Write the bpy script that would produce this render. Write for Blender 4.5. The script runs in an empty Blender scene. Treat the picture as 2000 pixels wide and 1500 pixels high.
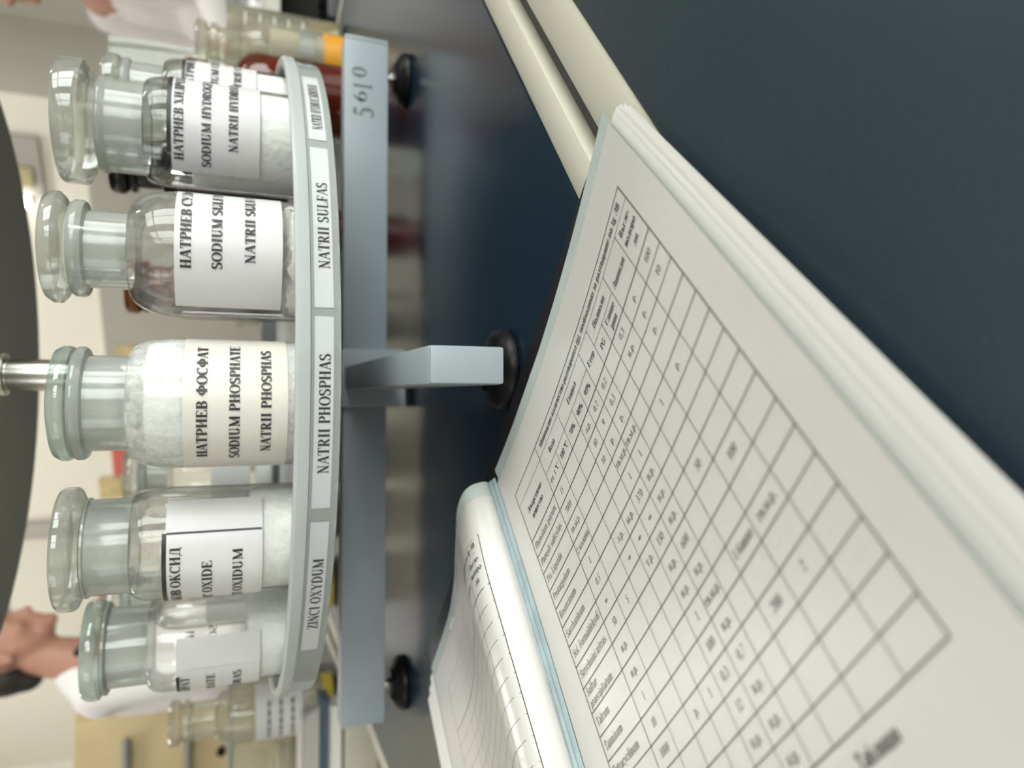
import bpy, bmesh, math, random
from mathutils import Vector, Matrix
random.seed(7)
PI = math.pi
sc = bpy.context.scene
COL = sc.collection

# ------------------------------------------------------------------ camera
CAM = Vector((-0.0165, -0.6734, 0.1547))
FW = Vector((0.0177, 0.9301, -0.3669)).normalized()
RT = Vector((0.9998, -0.0156, 0.0087)).normalized()
UP = RT.cross(FW).normalized()
RT = FW.cross(UP).normalized()
cd = bpy.data.cameras.new('camera')
cam = bpy.data.objects.new('camera', cd)
COL.objects.link(cam)
X, Y, Z = -UP, RT, -FW                      # the phone was held upright, the frame is stored on its side
cam.matrix_world = Matrix(((X.x, Y.x, Z.x, CAM.x), (X.y, Y.y, Z.y, CAM.y), (X.z, Y.z, Z.z, CAM.z), (0, 0, 0, 1)))
cd.sensor_fit = 'HORIZONTAL'
cd.sensor_width = 36.0
cd.lens = 1387.0 * 36.0 / 2000.0
cd.clip_start = 0.01
cd.dof.use_dof = True
cd.dof.focus_distance = 0.338
cd.dof.aperture_fstop = 6.6
sc.camera = cam

# ------------------------------------------------------------------ world, lights, exposure
w = bpy.data.worlds.new('world')
sc.world = w
w.use_nodes = True
w.node_tree.nodes['Background'].inputs[0].default_value = (0.85, 0.92, 1.0, 1)
w.node_tree.nodes['Background'].inputs[1].default_value = 0.6
sc.view_settings.view_transform = 'Standard'
sc.view_settings.look = 'None'
sc.view_settings.gamma = 1.0
sc.view_settings.use_curve_mapping = False
sc.view_settings.exposure = -0.27
cy_ = sc.cycles
cy_.max_bounces = 6; cy_.diffuse_bounces = 2; cy_.glossy_bounces = 2; cy_.transmission_bounces = 3; cy_.transparent_max_bounces = 24
cy_.use_adaptive_sampling = True; cy_.adaptive_threshold = 0.1; cy_.adaptive_min_samples = 16
LAMP_W = 26.0          # ceiling tube panel power
WINDOW_W = 105.0       # daylight through each window

# room frame: K is the projecting wall corner, E1 runs left along the far wall, NB towards the camera
K = Vector((1.14, 2.54, 0))
E1 = Vector((-0.82, 0.572, 0)).normalized()
NB = Vector((-E1.y, E1.x, 0))
if NB.y > 0: NB = -NB
FLOOR, CEIL = -0.75, 2.35
def RM(a, b, z=0.0):
    p = K + E1 * a + NB * b
    return Vector((p.x, p.y, z))

def area_light(name, loc, look, sx, sy, power, col):
    l = bpy.data.lights.new(name, 'AREA')
    l.shape = 'RECTANGLE'; l.size = sx; l.size_y = sy; l.energy = power; l.color = col
    o = bpy.data.objects.new(name, l)
    COL.objects.link(o)
    o.location = loc
    o.rotation_euler = Vector(look).to_track_quat('-Z', 'Y').to_euler()
    return o
WINS = [(-0.55, 0.6)]                       # a-range of the window in the wall behind the viewer
WINS_R = [(1.9, 3.2), (3.6, 4.9)]           # b-ranges of the windows in the right-hand wall
WZ0, WZ1 = 0.15, 1.75
for a0, a1 in WINS:
    area_light('window_daylight', RM((a0 + a1) / 2, 5.56, (WZ0 + WZ1) / 2), -NB, (a1 - a0) * 0.98, (WZ1 - WZ0) * 0.98, WINDOW_W * 0.22, (1.0, 0.985, 0.96))
for b0, b1 in WINS_R:
    area_light('window_daylight', RM(-2.66, (b0 + b1) / 2, (WZ0 + WZ1) / 2), E1, (b1 - b0) * 0.98, (WZ1 - WZ0) * 0.98, WINDOW_W, (1.0, 0.985, 0.96))

# ------------------------------------------------------------------ materials
def mat(name, col, rough=0.5, metal=0.0, spec=0.5, var=0.0, vscale=20.0, bump=0.0, bscale=200.0, col2=None, trans=0.0, sub=0.0, emit=0.0, coat=0.0, detail=4.0):
    m = bpy.data.materials.new(name)
    m.use_nodes = True
    nt = m.node_tree
    b = nt.nodes['Principled BSDF']
    b.inputs['Base Color'].default_value = (*col, 1)
    b.inputs['Roughness'].default_value = rough
    b.inputs['Metallic'].default_value = metal
    b.inputs['Specular IOR Level'].default_value = spec
    b.inputs['Transmission Weight'].default_value = trans
    b.inputs['Subsurface Weight'].default_value = sub
    b.inputs['Coat Weight'].default_value = coat
    b.inputs['Coat Roughness'].default_value = 0.25
    if emit:
        b.inputs['Emission Color'].default_value = (*col, 1)
        b.inputs['Emission Strength'].default_value = emit
    if var or bump:
        tc = nt.nodes.new('ShaderNodeTexCoord')
    if var:
        n = nt.nodes.new('ShaderNodeTexNoise')
        n.inputs['Scale'].default_value = vscale; n.inputs['Detail'].default_value = detail
        nt.links.new(tc.outputs['Object'], n.inputs['Vector'])
        r = nt.nodes.new('ShaderNodeValToRGB')
        c2 = col2 if col2 else tuple(max(0, c * (1 - var)) for c in col)
        r.color_ramp.elements[0].position = 0.32; r.color_ramp.elements[1].position = 0.68
        r.color_ramp.elements[0].color = (*c2, 1)
        r.color_ramp.elements[1].color = (*col, 1)
        nt.links.new(n.outputs['Fac'], r.inputs['Fac'])
        nt.links.new(r.outputs['Color'], b.inputs['Base Color'])
    if bump:
        n2 = nt.nodes.new('ShaderNodeTexNoise')
        n2.inputs['Scale'].default_value = bscale; n2.inputs['Detail'].default_value = 3
        nt.links.new(tc.outputs['Object'], n2.inputs['Vector'])
        bp = nt.nodes.new('ShaderNodeBump')
        bp.inputs['Strength'].default_value = bump; bp.inputs['Distance'].default_value = 0.002
        nt.links.new(n2.outputs['Fac'], bp.inputs['Height'])
        nt.links.new(bp.outputs['Normal'], b.inputs['Normal'])
    return m

def thin_glass(name, tint=(0.93, 0.95, 0.93), edge=(0.42, 0.46, 0.43), frost=0.0, fcol=(0.8, 0.82, 0.8), rough=0.02, dust=0.0, dscale=60.0, refl=1.0):
    """wall of a vessel: light passes straight through, Fresnel reflection, darker towards the rim, optional ground-glass frost or powder dust"""
    m = bpy.data.materials.new(name)
    m.use_nodes = True
    nt = m.node_tree
    nt.nodes.clear()
    out = nt.nodes.new('ShaderNodeOutputMaterial')
    lw = nt.nodes.new('ShaderNodeLayerWeight'); lw.inputs['Blend'].default_value = 0.5
    pw = nt.nodes.new('ShaderNodeMath'); pw.operation = 'POWER'; pw.inputs[1].default_value = 3.0
    nt.links.new(lw.outputs['Facing'], pw.inputs[0])
    mx = nt.nodes.new('ShaderNodeMix'); mx.data_type = 'RGBA'
    mx.inputs[6].default_value = (*tint, 1); mx.inputs[7].default_value = (*edge, 1)
    nt.links.new(pw.outputs[0], mx.inputs[0])
    tr = nt.nodes.new('ShaderNodeBsdfTransparent')
    nt.links.new(mx.outputs[2], tr.inputs['Color'])
    base = tr
    if frost or dust:
        df = nt.nodes.new('ShaderNodeBsdfDiffuse'); df.inputs['Color'].default_value = (*fcol, 1)
        tl = nt.nodes.new('ShaderNodeBsdfTranslucent'); tl.inputs['Color'].default_value = (*fcol, 1)
        m0 = nt.nodes.new('ShaderNodeMixShader'); m0.inputs[0].default_value = 0.45
        nt.links.new(df.outputs[0], m0.inputs[1]); nt.links.new(tl.outputs[0], m0.inputs[2])
        m1 = nt.nodes.new('ShaderNodeMixShader')
        nt.links.new(tr.outputs[0], m1.inputs[1]); nt.links.new(m0.outputs[0], m1.inputs[2])
        if dust:
            tc = nt.nodes.new('ShaderNodeTexCoord')
            n = nt.nodes.new('ShaderNodeTexNoise'); n.inputs['Scale'].default_value = dscale; n.inputs['Detail'].default_value = 8; n.inputs['Roughness'].default_value = 0.7
            nt.links.new(tc.outputs['Object'], n.inputs['Vector'])
            mr = nt.nodes.new('ShaderNodeMapRange')
            mr.inputs['From Min'].default_value = 0.38; mr.inputs['From Max'].default_value = 0.62
            mr.inputs['To Min'].default_value = frost; mr.inputs['To Max'].default_value = min(1.0, frost + dust)
            nt.links.new(n.outputs['Fac'], mr.inputs['Value'])
            nt.links.new(mr.outputs[0], m1.inputs[0])
        else:
            m1.inputs[0].default_value = frost
        base = m1
    fr = nt.nodes.new('ShaderNodeFresnel'); fr.inputs['IOR'].default_value = 1.5
    mu = nt.nodes.new('ShaderNodeMath'); mu.operation = 'MULTIPLY'; mu.inputs[1].default_value = refl
    nt.links.new(fr.outputs[0], mu.inputs[0])
    sc_ = nt.nodes.new('ShaderNodeMath'); sc_.operation = 'MINIMUM'; sc_.inputs[1].default_value = 0.5
    nt.links.new(mu.outputs[0], sc_.inputs[0])
    gl = nt.nodes.new('ShaderNodeBsdfGlossy'); gl.inputs['Roughness'].default_value = rough
    ms = nt.nodes.new('ShaderNodeMixShader')
    nt.links.new(sc_.outputs[0], ms.inputs[0]); nt.links.new(base.outputs[0], ms.inputs[1]); nt.links.new(gl.outputs[0], ms.inputs[2])
    nt.links.new(ms.outputs[0], out.inputs['Surface'])
    return m

M = {}
M['wall'] = mat('wall_paint', (0.86, 0.815, 0.705), 0.8, var=0.03, vscale=3)
M['dado'] = mat('dado_paint', (0.42, 0.395, 0.335), 0.55, var=0.05, vscale=4)
M['ceiling'] = mat('ceiling_paint', (0.8, 0.79, 0.75), 0.9)
M['floor'] = mat('floor_lino', (0.22, 0.2, 0.17), 0.4, var=0.2, vscale=8)
M['desk'] = mat('blue_laminate', (0.0095, 0.0235, 0.0400), 0.22, spec=0.5, var=0.35, vscale=900, bump=0.05, bscale=500)
M['desk_sheen'] = mat('blue_laminate_sheen', (0.0230, 0.0390, 0.0520), 0.30, spec=0.5, var=0.3, vscale=600, bump=0.05, bscale=500)  # near table: the wall's reflection is painted in as a lighter base colour
M['cream'] = mat('cream_edging', (0.52, 0.49, 0.405), 0.33, var=0.04, vscale=30)
M['gap'] = mat('dark_gap', (0.05, 0.052, 0.05), 0.5)
M['grey'] = mat('grey_painted_steel', (0.30, 0.335, 0.365), 0.36, var=0.06, vscale=14, bump=0.05, bscale=300)
M['traygrey'] = mat('tray_grey_enamel', (0.40, 0.425, 0.42), 0.35, var=0.05, vscale=20)
M['disc'] = mat('upper_tray_enamel', (0.38, 0.375, 0.335), 0.5, var=0.05, vscale=6)
M['rubber'] = mat('black_rubber', (0.006, 0.006, 0.0065), 0.36, spec=0.15, var=0.4, vscale=40)
M['chrome'] = mat('brushed_chrome', (0.62, 0.6, 0.56), 0.2, metal=1.0)
M['screw'] = mat('zinc_screw', (0.5, 0.5, 0.48), 0.3, metal=1.0)
M['label'] = mat('label_paper', (0.60, 0.585, 0.585), 0.35, var=0.03, vscale=60)
M['label_old'] = mat('yellowed_label_paper', (0.63, 0.585, 0.51), 0.35, var=0.07, vscale=50, col2=(0.60, 0.575, 0.54))
M['strip'] = mat('white_strip_paper', (0.74, 0.74, 0.78), 0.4)
M['ink'] = mat('printed_ink', (0.012, 0.012, 0.014), 0.45)
M['paper_l'] = mat('sleeved_sheet_paper', (0.605, 0.575, 0.55), 0.34, var=0.02, vscale=12, coat=1.0)
M['ink_l'] = mat('sleeved_ink', (0.06, 0.06, 0.062), 0.5, coat=1.0)
M['ink_soft'] = mat('table_ink', (0.035, 0.035, 0.038), 0.5, coat=0.3)
M['pencil'] = mat('marker_grey', (0.11, 0.12, 0.125), 0.5)
M['tape'] = thin_glass('clear_tape', (0.93, 0.94, 0.92), (0.85, 0.86, 0.84), frost=0.03, fcol=(0.9,0.9,0.9), rough=0.12, refl=0.8)
M['powder'] = mat('white_powder', (0.95, 0.945, 0.92), 0.9, var=0.05, vscale=90, bump=0.6, bscale=240)
M['powder_lump'] = mat('white_crystals', (0.93, 0.925, 0.90), 0.8, var=0.1, vscale=70, bump=0.9, bscale=140)
M['glass'] = thin_glass('bottle_glass', (0.975, 0.98, 0.97), (0.60, 0.63, 0.60))
M['glass_dusty'] = thin_glass('powder_coated_glass', (0.975, 0.98, 0.97), (0.65, 0.67, 0.65), frost=0.25, dust=0.65, dscale=55, fcol=(0.9, 0.9, 0.88))
M['glass_specked'] = thin_glass('specked_glass', (0.975, 0.98, 0.97), (0.60, 0.63, 0.60), frost=0.03, dust=0.22, dscale=110, fcol=(0.85, 0.84, 0.8))
M['frost'] = thin_glass('ground_glass', (0.9, 0.92, 0.9), (0.5, 0.53, 0.5), frost=0.45, fcol=(0.74, 0.755, 0.73), rough=0.1)
M['stopper'] = thin_glass('solid_stopper_glass', (0.92, 0.94, 0.91), (0.66, 0.68, 0.63), frost=0.22, fcol=(0.82, 0.82, 0.76), rough=0.03, refl=1.5)
M['stopper_green'] = thin_glass('greenish_stopper_glass', (0.86, 0.92, 0.88), (0.55, 0.64, 0.60), frost=0.28, fcol=(0.70, 0.78, 0.73), rough=0.03, refl=1.5)
M['plug'] = thin_glass('ground_plug', (0.92, 0.94, 0.92), (0.6, 0.63, 0.6), frost=0.3, fcol=(0.72, 0.735, 0.71), rough=0.1)
M['amber'] = thin_glass('amber_glass', (0.55, 0.16, 0.05), (0.16, 0.03, 0.012), frost=0.16, fcol=(0.45, 0.10, 0.035))
M['amber_solid'] = mat('amber_stopper_glass', (0.30, 0.09, 0.02), 0.05, trans=0.6)
M['black_glass'] = mat('black_glass', (0.008, 0.008, 0.008), 0.12)
M['brown_liquid'] = mat('brown_liquid', (0.24, 0.035, 0.016), 0.3)
M['orange_liquid'] = mat('orange_liquid', (0.66, 0.30, 0.02), 0.3)
M['beige'] = mat('beige_label', (0.52, 0.48, 0.39), 0.6, var=0.05, vscale=30)
M['old_glass'] = thin_glass('yellowish_glass', (0.93, 0.92, 0.86), (0.62, 0.60, 0.50), frost=0.25, fcol=(0.72, 0.69, 0.58))
M['yellow'] = mat('yellow_tape', (0.55, 0.43, 0.04), 0.5)
M['paper'] = mat('sheet_paper', (0.605, 0.575, 0.55), 0.34, var=0.02, vscale=12, coat=0.3)
M['paper_edge'] = mat('under_sheet_paper', (0.82, 0.79, 0.76), 0.5)
M['sleeve'] = mat('clear_sleeve_margin', (0.50, 0.545, 0.52), 0.22, var=0.1, vscale=40)
M['teal'] = mat('welded_sleeve_spine', (0.34, 0.425, 0.445), 0.22, var=0.25, vscale=60)
M['cover'] = mat('black_plastic_cover', (0.01, 0.01, 0.012), 0.4)
M['coat'] = mat('white_cotton', (0.78, 0.74, 0.735), 0.85, bump=0.35, bscale=16)
M['skin'] = mat('skin', (0.47, 0.235, 0.165), 0.5, sub=0.08, var=0.12, vscale=16)
M['hair'] = mat('dark_hair', (0.018, 0.012, 0.009), 0.6, var=0.3, vscale=60)
M['cloth_dark'] = mat('dark_cloth', (0.02, 0.022, 0.028), 0.8)
M['pine'] = mat('pale_yellow_veneer', (0.62, 0.49, 0.27), 0.5, var=0.08, vscale=5)
M['bar'] = mat('grey_metal_bar', (0.27, 0.27, 0.24), 0.4, metal=0.3)
M['door'] = mat('door_paint', (0.74, 0.71, 0.61), 0.5)
M['door_frame'] = mat('grey_door_frame', (0.40, 0.38, 0.33), 0.5)
M['blue'] = mat('blue_folder_card', (0.065, 0.105, 0.16), 0.5)
M['white'] = mat('white_paint', (0.75, 0.75, 0.73), 0.5)
M['dark'] = mat('dark_interior', (0.03, 0.028, 0.026), 0.6)
M['cabinet'] = mat('cream_cabinet', (0.55, 0.53, 0.47), 0.5)
M['poster_y'] = mat('yellow_card', (0.66, 0.52, 0.26), 0.6, var=0.25, vscale=20)
M['poster_r'] = mat('red_card', (0.62, 0.13, 0.10), 0.6)
M['poster_g'] = mat('olive_card', (0.42, 0.38, 0.2), 0.6)
M['pane'] = thin_glass('window_pane', (0.93, 0.96, 0.95), (0.7, 0.8, 0.76))
M['screen'] = thin_glass('green_sheet_glass', (0.84, 0.88, 0.83), (0.4, 0.55, 0.45), frost=0.08, fcol=(0.5, 0.55, 0.48))
M['lamp'] = mat('lamp_diffuser', (1.0, 0.975, 0.935), 0.5, emit=28.0)

# ------------------------------------------------------------------ mesh helpers
class MB:
    def __init__(self): self.v = []; self.f = []; self.mi = []
    def add(self, vs, fs, mi=0):
        o = len(self.v)
        self.v += [tuple(p) for p in vs]
        for f in fs:
            self.f.append(tuple(i + o for i in f)); self.mi.append(mi)
    def box(self, c, s, rz=0.0, mi=0, bev=0.0):
        hx, hy, hz = s[0] / 2, s[1] / 2, s[2] / 2
        ca, sa = math.cos(rz), math.sin(rz)
        if bev <= 0:
            pts = [(x, y, z) for z in (-hz, hz) for x, y in ((-hx, -hy), (hx, -hy), (hx, hy), (-hx, hy))]
            fs = [(3, 2, 1, 0), (4, 5, 6, 7), (0, 1, 5, 4), (1, 2, 6, 5), (2, 3, 7, 6), (3, 0, 4, 7)]
        else:
            b = min(bev, hx * .9, hy * .9, hz * .9)
            bm = bmesh.new()
            bmesh.ops.create_cube(bm, size=1.0)
            for v in bm.verts: v.co = Vector((v.co.x * s[0], v.co.y * s[1], v.co.z * s[2]))
            bmesh.ops.bevel(bm, geom=bm.edges[:], offset=b, segments=2, profile=0.6, affect='EDGES')
            bm.verts.index_update()
            pts = [tuple(v.co) for v in bm.verts]; fs = [tuple(v.index for v in f.verts) for f in bm.faces]
            bm.free()
        self.add([(c[0] + x * ca - y * sa, c[1] + x * sa + y * ca, c[2] + z) for x, y, z in pts], fs, mi)
    def lathe(self, prof, n=48, c=(0, 0, 0), mi=0, mis=None):
        """prof: (r, z) from bottom to top; r = 0 closes"""
        vs, fs, ring = [], [], []
        ml = []
        for r, z in prof:
            if r < 1e-6:
                ring.append([len(vs)]); vs.append((c[0], c[1], c[2] + z))
            else:
                ring.append(list(range(len(vs), len(vs) + n)))
                vs += [(c[0] + r * math.cos(2 * PI * i / n), c[1] + r * math.sin(2 * PI * i / n), c[2] + z) for i in range(n)]
        for k in range(len(prof) - 1):
            a, b = ring[k], ring[k + 1]
            m_ = mis[k] if mis else mi
            for i in range(n):
                j = (i + 1) % n
                if len(a) == 1 and len(b) == 1: continue
                if len(a) == 1: fs.append((a[0], b[j], b[i]))
                elif len(b) == 1: fs.append((a[i], a[j], b[0]))
                else: fs.append((a[i], a[j], b[j], b[i]))
                ml.append(m_)
        o = len(self.v)
        self.v += vs
        self.f += [tuple(i + o for i in f) for f in fs]; self.mi += ml
    def tube(self, p0, p1, r0, r1=None, n=20, cap=True, mi=0):
        r1 = r0 if r1 is None else r1
        p0, p1 = Vector(p0), Vector(p1)
        q = (p1 - p0).to_track_quat('Z', 'Y')
        vs = []
        for p, r in ((p0, r0), (p1, r1)):
            vs += [p + q @ Vector((r * math.cos(2 * PI * i / n), r * math.sin(2 * PI * i / n), 0)) for i in range(n)]
        fs = [(i, (i + 1) % n, n + (i + 1) % n, n + i) for i in range(n)]
        if cap: fs += [tuple(range(n))[::-1], tuple(range(n, 2 * n))]
        self.add(vs, fs, mi)
    def ell(self, c, r, n=24, m=16, rot=None, mi=0):
        vs, fs = [], []
        for j in range(m + 1):
            t = PI * j / m
            for i in range(n):
                p = 2 * PI * i / n
                q = Vector((r[0] * math.sin(t) * math.cos(p), r[1] * math.sin(t) * math.sin(p), r[2] * math.cos(t)))
                if rot: q = rot @ q
                vs.append((c[0] + q.x, c[1] + q.y, c[2] + q.z))
        for j in range(m):
            for i in range(n):
                k = (i + 1) % n
                fs.append((j * n + i, (j + 1) * n + i, (j + 1) * n + k, j * n + k))
        self.add(vs, fs, mi)
    def prism(self, poly, z0, z1, mi=0):
        n = len(poly)
        vs = [(x, y, z0) for x, y in poly] + [(x, y, z1) for x, y in poly]
        self.add(vs, [tuple(range(n))[::-1], tuple(range(n, 2 * n))] + [(i, (i + 1) % n, n + (i + 1) % n, n + i) for i in range(n)], mi)
    def grid(self, fn, us, vs_, mi=0):
        pts = [fn(u, v) for v in vs_ for u in us]
        nu = len(us)
        self.add(pts, [(j * nu + i, j * nu + i + 1, (j + 1) * nu + i + 1, (j + 1) * nu + i) for j in range(len(vs_) - 1) for i in range(nu - 1)], mi)
    def mesh(self, name, mats, smooth=True):
        me = bpy.data.meshes.new(name)
        me.from_pydata(self.v, [], self.f)
        for m in (mats if isinstance(mats, (list, tuple)) else [mats]): me.materials.append(m)
        me.polygons.foreach_set('material_index', self.mi)
        me.update()
        if smooth:
            me.polygons.foreach_set('use_smooth', [True] * len(me.polygons))
            try: me.set_sharp_from_angle(angle=math.radians(38))
            except Exception: pass
        return me

ROOT = {}
def build(mb, name, mats, parent=None, smooth=True, local=False, recalc=False):
    """one mesh object; with a parent the vertices are shifted into the parent's frame unless local"""
    off = Vector((0, 0, 0))
    if parent is not None and not local: off = ROOT.get(parent.name, Vector((0, 0, 0)))
    if off.length > 0:
        mb.v = [(x - off.x, y - off.y, z - off.z) for x, y, z in mb.v]
    me = mb.mesh(name, mats, smooth)
    if recalc:
        bm = bmesh.new(); bm.from_mesh(me); bmesh.ops.recalc_face_normals(bm, faces=bm.faces[:]); bm.to_mesh(me); bm.free()
    o = bpy.data.objects.new(name, me)
    COL.objects.link(o)
    if parent is not None:
        o.parent = parent
        ROOT[o.name] = off
    return o
def tag(o, label, cat, group=None, kind=None):
    o['label'] = label; o['category'] = cat
    if group: o['group'] = group
    if kind: o['kind'] = kind
    return o
def thing(name, loc, label, cat, group=None, rz=0.0):
    o = bpy.data.objects.new(name, None)
    o.empty_display_size = 0.05
    COL.objects.link(o)
    o.location = loc; o.rotation_euler = (0, 0, rz)
    ROOT[o.name] = Vector(loc)
    return tag(o, label, cat, group)
def struct(mb, name, m, smooth=False):
    o = build(mb, name, m, None, smooth)
    o['kind'] = 'structure'
    return o

# ------------------------------------------------------------------ lettering: a small serif face drawn with a broad nib
G = {
 'A': '72|t36,100,8,0 T36,100,62,0 t18,34,52,34 s8,2,9 s62,2,12',
 'Б': '62|T16,0,16,100 t4,98,52,98 t52,98,52,78 a28,29,26,27,-90,90 t4,2,28,2 t16,57,28,57',
 'B': '66|T16,0,16,100 t4,98,32,98 t4,2,32,2 t16,52,32,52 a32,75,20,23,-90,90 a32,27,24,25,-90,90',
 'C': '68|a38,50,29,48,48,312 t60,100,60,72',
 'D': '74|T16,0,16,100 t4,98,30,98 t4,2,30,2 a30,50,34,48,-90,90',
 'E': '64|T16,0,16,100 t4,98,54,98 t4,2,57,2 t16,52,40,52 t54,98,54,76 t58,2,58,28 t40,64,40,40',
 'F': '60|T16,0,16,100 t4,98,54,98 t16,50,40,50 t54,98,54,74 t40,62,40,38 s16,2,13',
 'Г': '58|T16,0,16,100 t4,98,52,98 t52,98,52,72 s16,2,13',
 'G': '76|a38,50,29,48,48,322 t60,100,60,72 T62,6,62,42 s62,43,12',
 'H': '76|T17,0,17,100 T59,0,59,100 t17,51,59,51 s17,2,14 s17,98,14 s59,2,14 s59,98,14',
 'I': '36|T18,0,18,100 s18,2,14 s18,98,14',
 'И': '78|T17,0,17,100 T61,0,61,100 t17,14,61,86 s17,2,14 s17,98,14 s61,2,14 s61,98,14',
 'Й': '78|T17,0,17,100 T61,0,61,100 t17,14,61,86 s17,2,14 s17,98,14 s61,2,14 s61,98,14 a39,122,13,10,190,350',
 'K': '74|T17,0,17,100 t20,46,56,98 T33,58,60,0 s17,2,14 s17,98,14 s56,98,10 s62,2,11',
 'L': '62|T16,0,16,100 s16,98,14 t4,2,56,2 t57,2,57,30',
 'Л': '74|T58,0,58,100 t24,98,64,98 t28,98,20,20 d12,8,9 t20,20,12,4 s58,2,13',
 'Д': '76|T56,4,56,98 t26,98,60,98 t28,98,18,6 t4,4,70,4 t6,4,6,-18 t68,4,68,-18',
 'M': '94|t14,0,14,100 T14,100,45,4 t45,4,76,100 T78,0,78,100 s14,2,11 s78,2,13 s12,98,10 s80,98,11',
 'N': '76|t15,0,15,100 T13,100,61,0 t61,0,61,100 s15,2,11 s61,98,11 s12,98,9',
 'O': '76|a38,50,30,48,0,360',
 'П': '76|T17,0,17,100 T59,0,59,100 t17,98,59,98 s17,2,14 s17,98,14 s59,2,14 s59,98,14',
 'P': '62|T16,0,16,100 t4,98,32,98 t16,46,32,46 a32,72,22,26,-90,90 s16,2,14',
 'R': '72|T16,0,16,100 t4,98,32,98 t16,49,32,49 a32,74,21,24,-90,90 s16,2,14 T34,49,58,0 s62,2,9',
 'S': '58|a28,74,18,24,40,265 a28,26,20,25,-140,85 T15,62,43,40 t46,98,46,72 t8,28,8,2',
 'T': '68|T34,0,34,100 t4,98,64,98 t5,98,5,72 t63,98,63,72 s34,2,14',
 'U': '76|T17,100,17,34 a37,32,20,31,180,360 t57,100,57,32 s17,98,14 s57,98,11',
 'У': '70|T10,100,38,36 t62,100,30,12 d20,8,9 t30,12,20,4 s10,98,11 s60,98,9',
 'Ф': '84|T42,0,42,100 a42,51,32,29,0,360 s42,2,14 s42,98,14',
 'X': '72|T13,100,58,0 t57,100,13,0 s12,98,11 s58,98,10 s12,2,10 s60,2,11',
 'Y': '70|T10,100,36,46 t62,100,36,46 T36,0,36,46 s10,98,11 s60,98,9 s36,2,13',
 'Z': '62|t6,98,56,98 T52,98,12,2 t6,2,58,2 t7,98,7,76 t58,2,58,26',
 'Ц': '80|T17,0,17,100 T58,0,58,100 t4,2,72,2 t72,2,72,-18 s17,98,14 s58,98,14',
 'Щ': '104|T17,0,17,100 T48,0,48,100 T79,0,79,100 t4,2,94,2 t94,2,94,-18 s17,98,13 s48,98,13 s79,98,13',
 'Ч': '72|T57,0,57,100 T15,100,15,68 a36,66,21,20,180,300 t36,46,57,52 s57,2,13 s57,98,13 s15,98,13',
 'З': '56|a26,75,18,23,-90,150 a26,27,21,25,-150,90',
 'Я': '72|T55,0,55,100 a36,74,20,24,90,270 t36,98,66,98 t36,49,55,49 T36,49,14,0 s55,2,13 s10,2,8',
 'Ъ': '76|T30,0,30,100 t6,98,30,98 t6,98,6,76 a42,28,22,26,-90,90 t30,54,42,54 t20,2,42,2',
 'a': '54|a24,20,16,19,40,360 T42,0,42,46 a27,48,15,18,0,150 s46,2,6',
 'c': '52|a28,34,21,32,42,318 d44,54,7', 'd': '62|a27,33,20,32,0,360 T48,0,48,100 s42,98,9 s53,2,6',
 'e': '52|a27,34,21,32,0,318 t6,38,48,38', 'f': '40|T18,0,18,78 a30,78,12,20,50,180 t4,66,34,66 s18,2,13',
 'g': '58|a26,46,17,20,0,360 a27,-8,20,15,0,360 t18,28,16,8 t40,62,54,66',
 'h': '64|T15,0,15,100 T48,0,48,44 a31,46,17,20,0,140 s15,2,12 s48,2,12 s10,98,7',
 'i': '32|T16,0,16,66 s16,2,12 s11,65,7 d16,90,9', 'l': '32|T16,0,16,100 s16,2,12 s11,98,7',
 'm': '94|T15,0,15,66 T47,0,47,46 T79,0,79,46 a31,46,16,20,0,140 a63,46,16,20,0,140 s15,2,11 s47,2,11 s79,2,11 s10,65,7',
 'n': '64|T15,0,15,66 T48,0,48,44 a31,46,17,20,0,140 s15,2,12 s48,2,12 s10,65,7',
 'o': '58|a29,33,22,32,0,360', 'p': '60|T14,-30,14,66 a32,33,19,32,0,360 s14,-29,12 s9,65,6',
 'q': '60|T46,-30,46,66 a28,33,19,32,0,360 s46,-29,12', 'r': '46|T15,0,15,66 a31,44,14,20,60,140 d39,58,8 s15,2,12 s10,65,7',
 's': '46|a23,49,14,17,40,265 a23,17,15,17,-140,85 T13,42,33,26', 't': '38|T16,12,16,86 a26,14,10,14,180,310 t2,66,32,66',
 'u': '64|T15,66,15,20 a31,20,16,20,180,330 T48,0,48,66 s10,65,7 s43,65,7 s53,2,6',
 'x': '58|T12,66,46,0 t46,66,12,0 s12,65,9 s46,65,8 s11,2,8 s47,2,9', 'y': '58|T10,66,31,6 t50,66,22,-24 d17,-24,8 s10,65,10 s49,65,8',
 'б': '58|a29,30,21,30,0,360 a40,40,33,54,100,180 t36,94,50,98',
 '0': '56|a28,48,20,47,0,360', '1': '46|T25,0,25,96 t11,82,25,96 s25,2,15', '2': '54|a26,70,18,26,-30,170 t42,60,10,8 T8,8,48,8 t48,8,48,22',
 '3': '52|a24,72,16,23,-90,150 a24,24,20,24,-150,90', '4': '56|t36,96,6,30 t6,30,52,30 T38,0,38,96',
 '5': '52|T16,90,46,90 t16,94,13,52 a23,30,20,30,-140,115', '6': '54|a28,30,20,30,0,360 a42,32,34,64,105,180',
 '7': '52|T8,90,48,90 t46,92,20,0', '9': '54|a26,66,20,29,0,360 a12,62,34,62,-75,0',
 '%': '88|a19,72,13,23,0,360 a67,23,13,23,0,360 t68,98,18,-2', '°': '32|a16,84,11,13,0,360',
 '∞': '78|a24,34,16,16,0,360 a54,34,16,16,0,360', '.': '26|d13,6,9', ',': '26|d13,6,9 t16,4,8,-16', '-': '36|T6,34,30,34',
 '(': '36|a40,38,26,62,120,240', ')': '36|a-4,38,26,62,-60,60', ' ': '32|',
}
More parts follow.
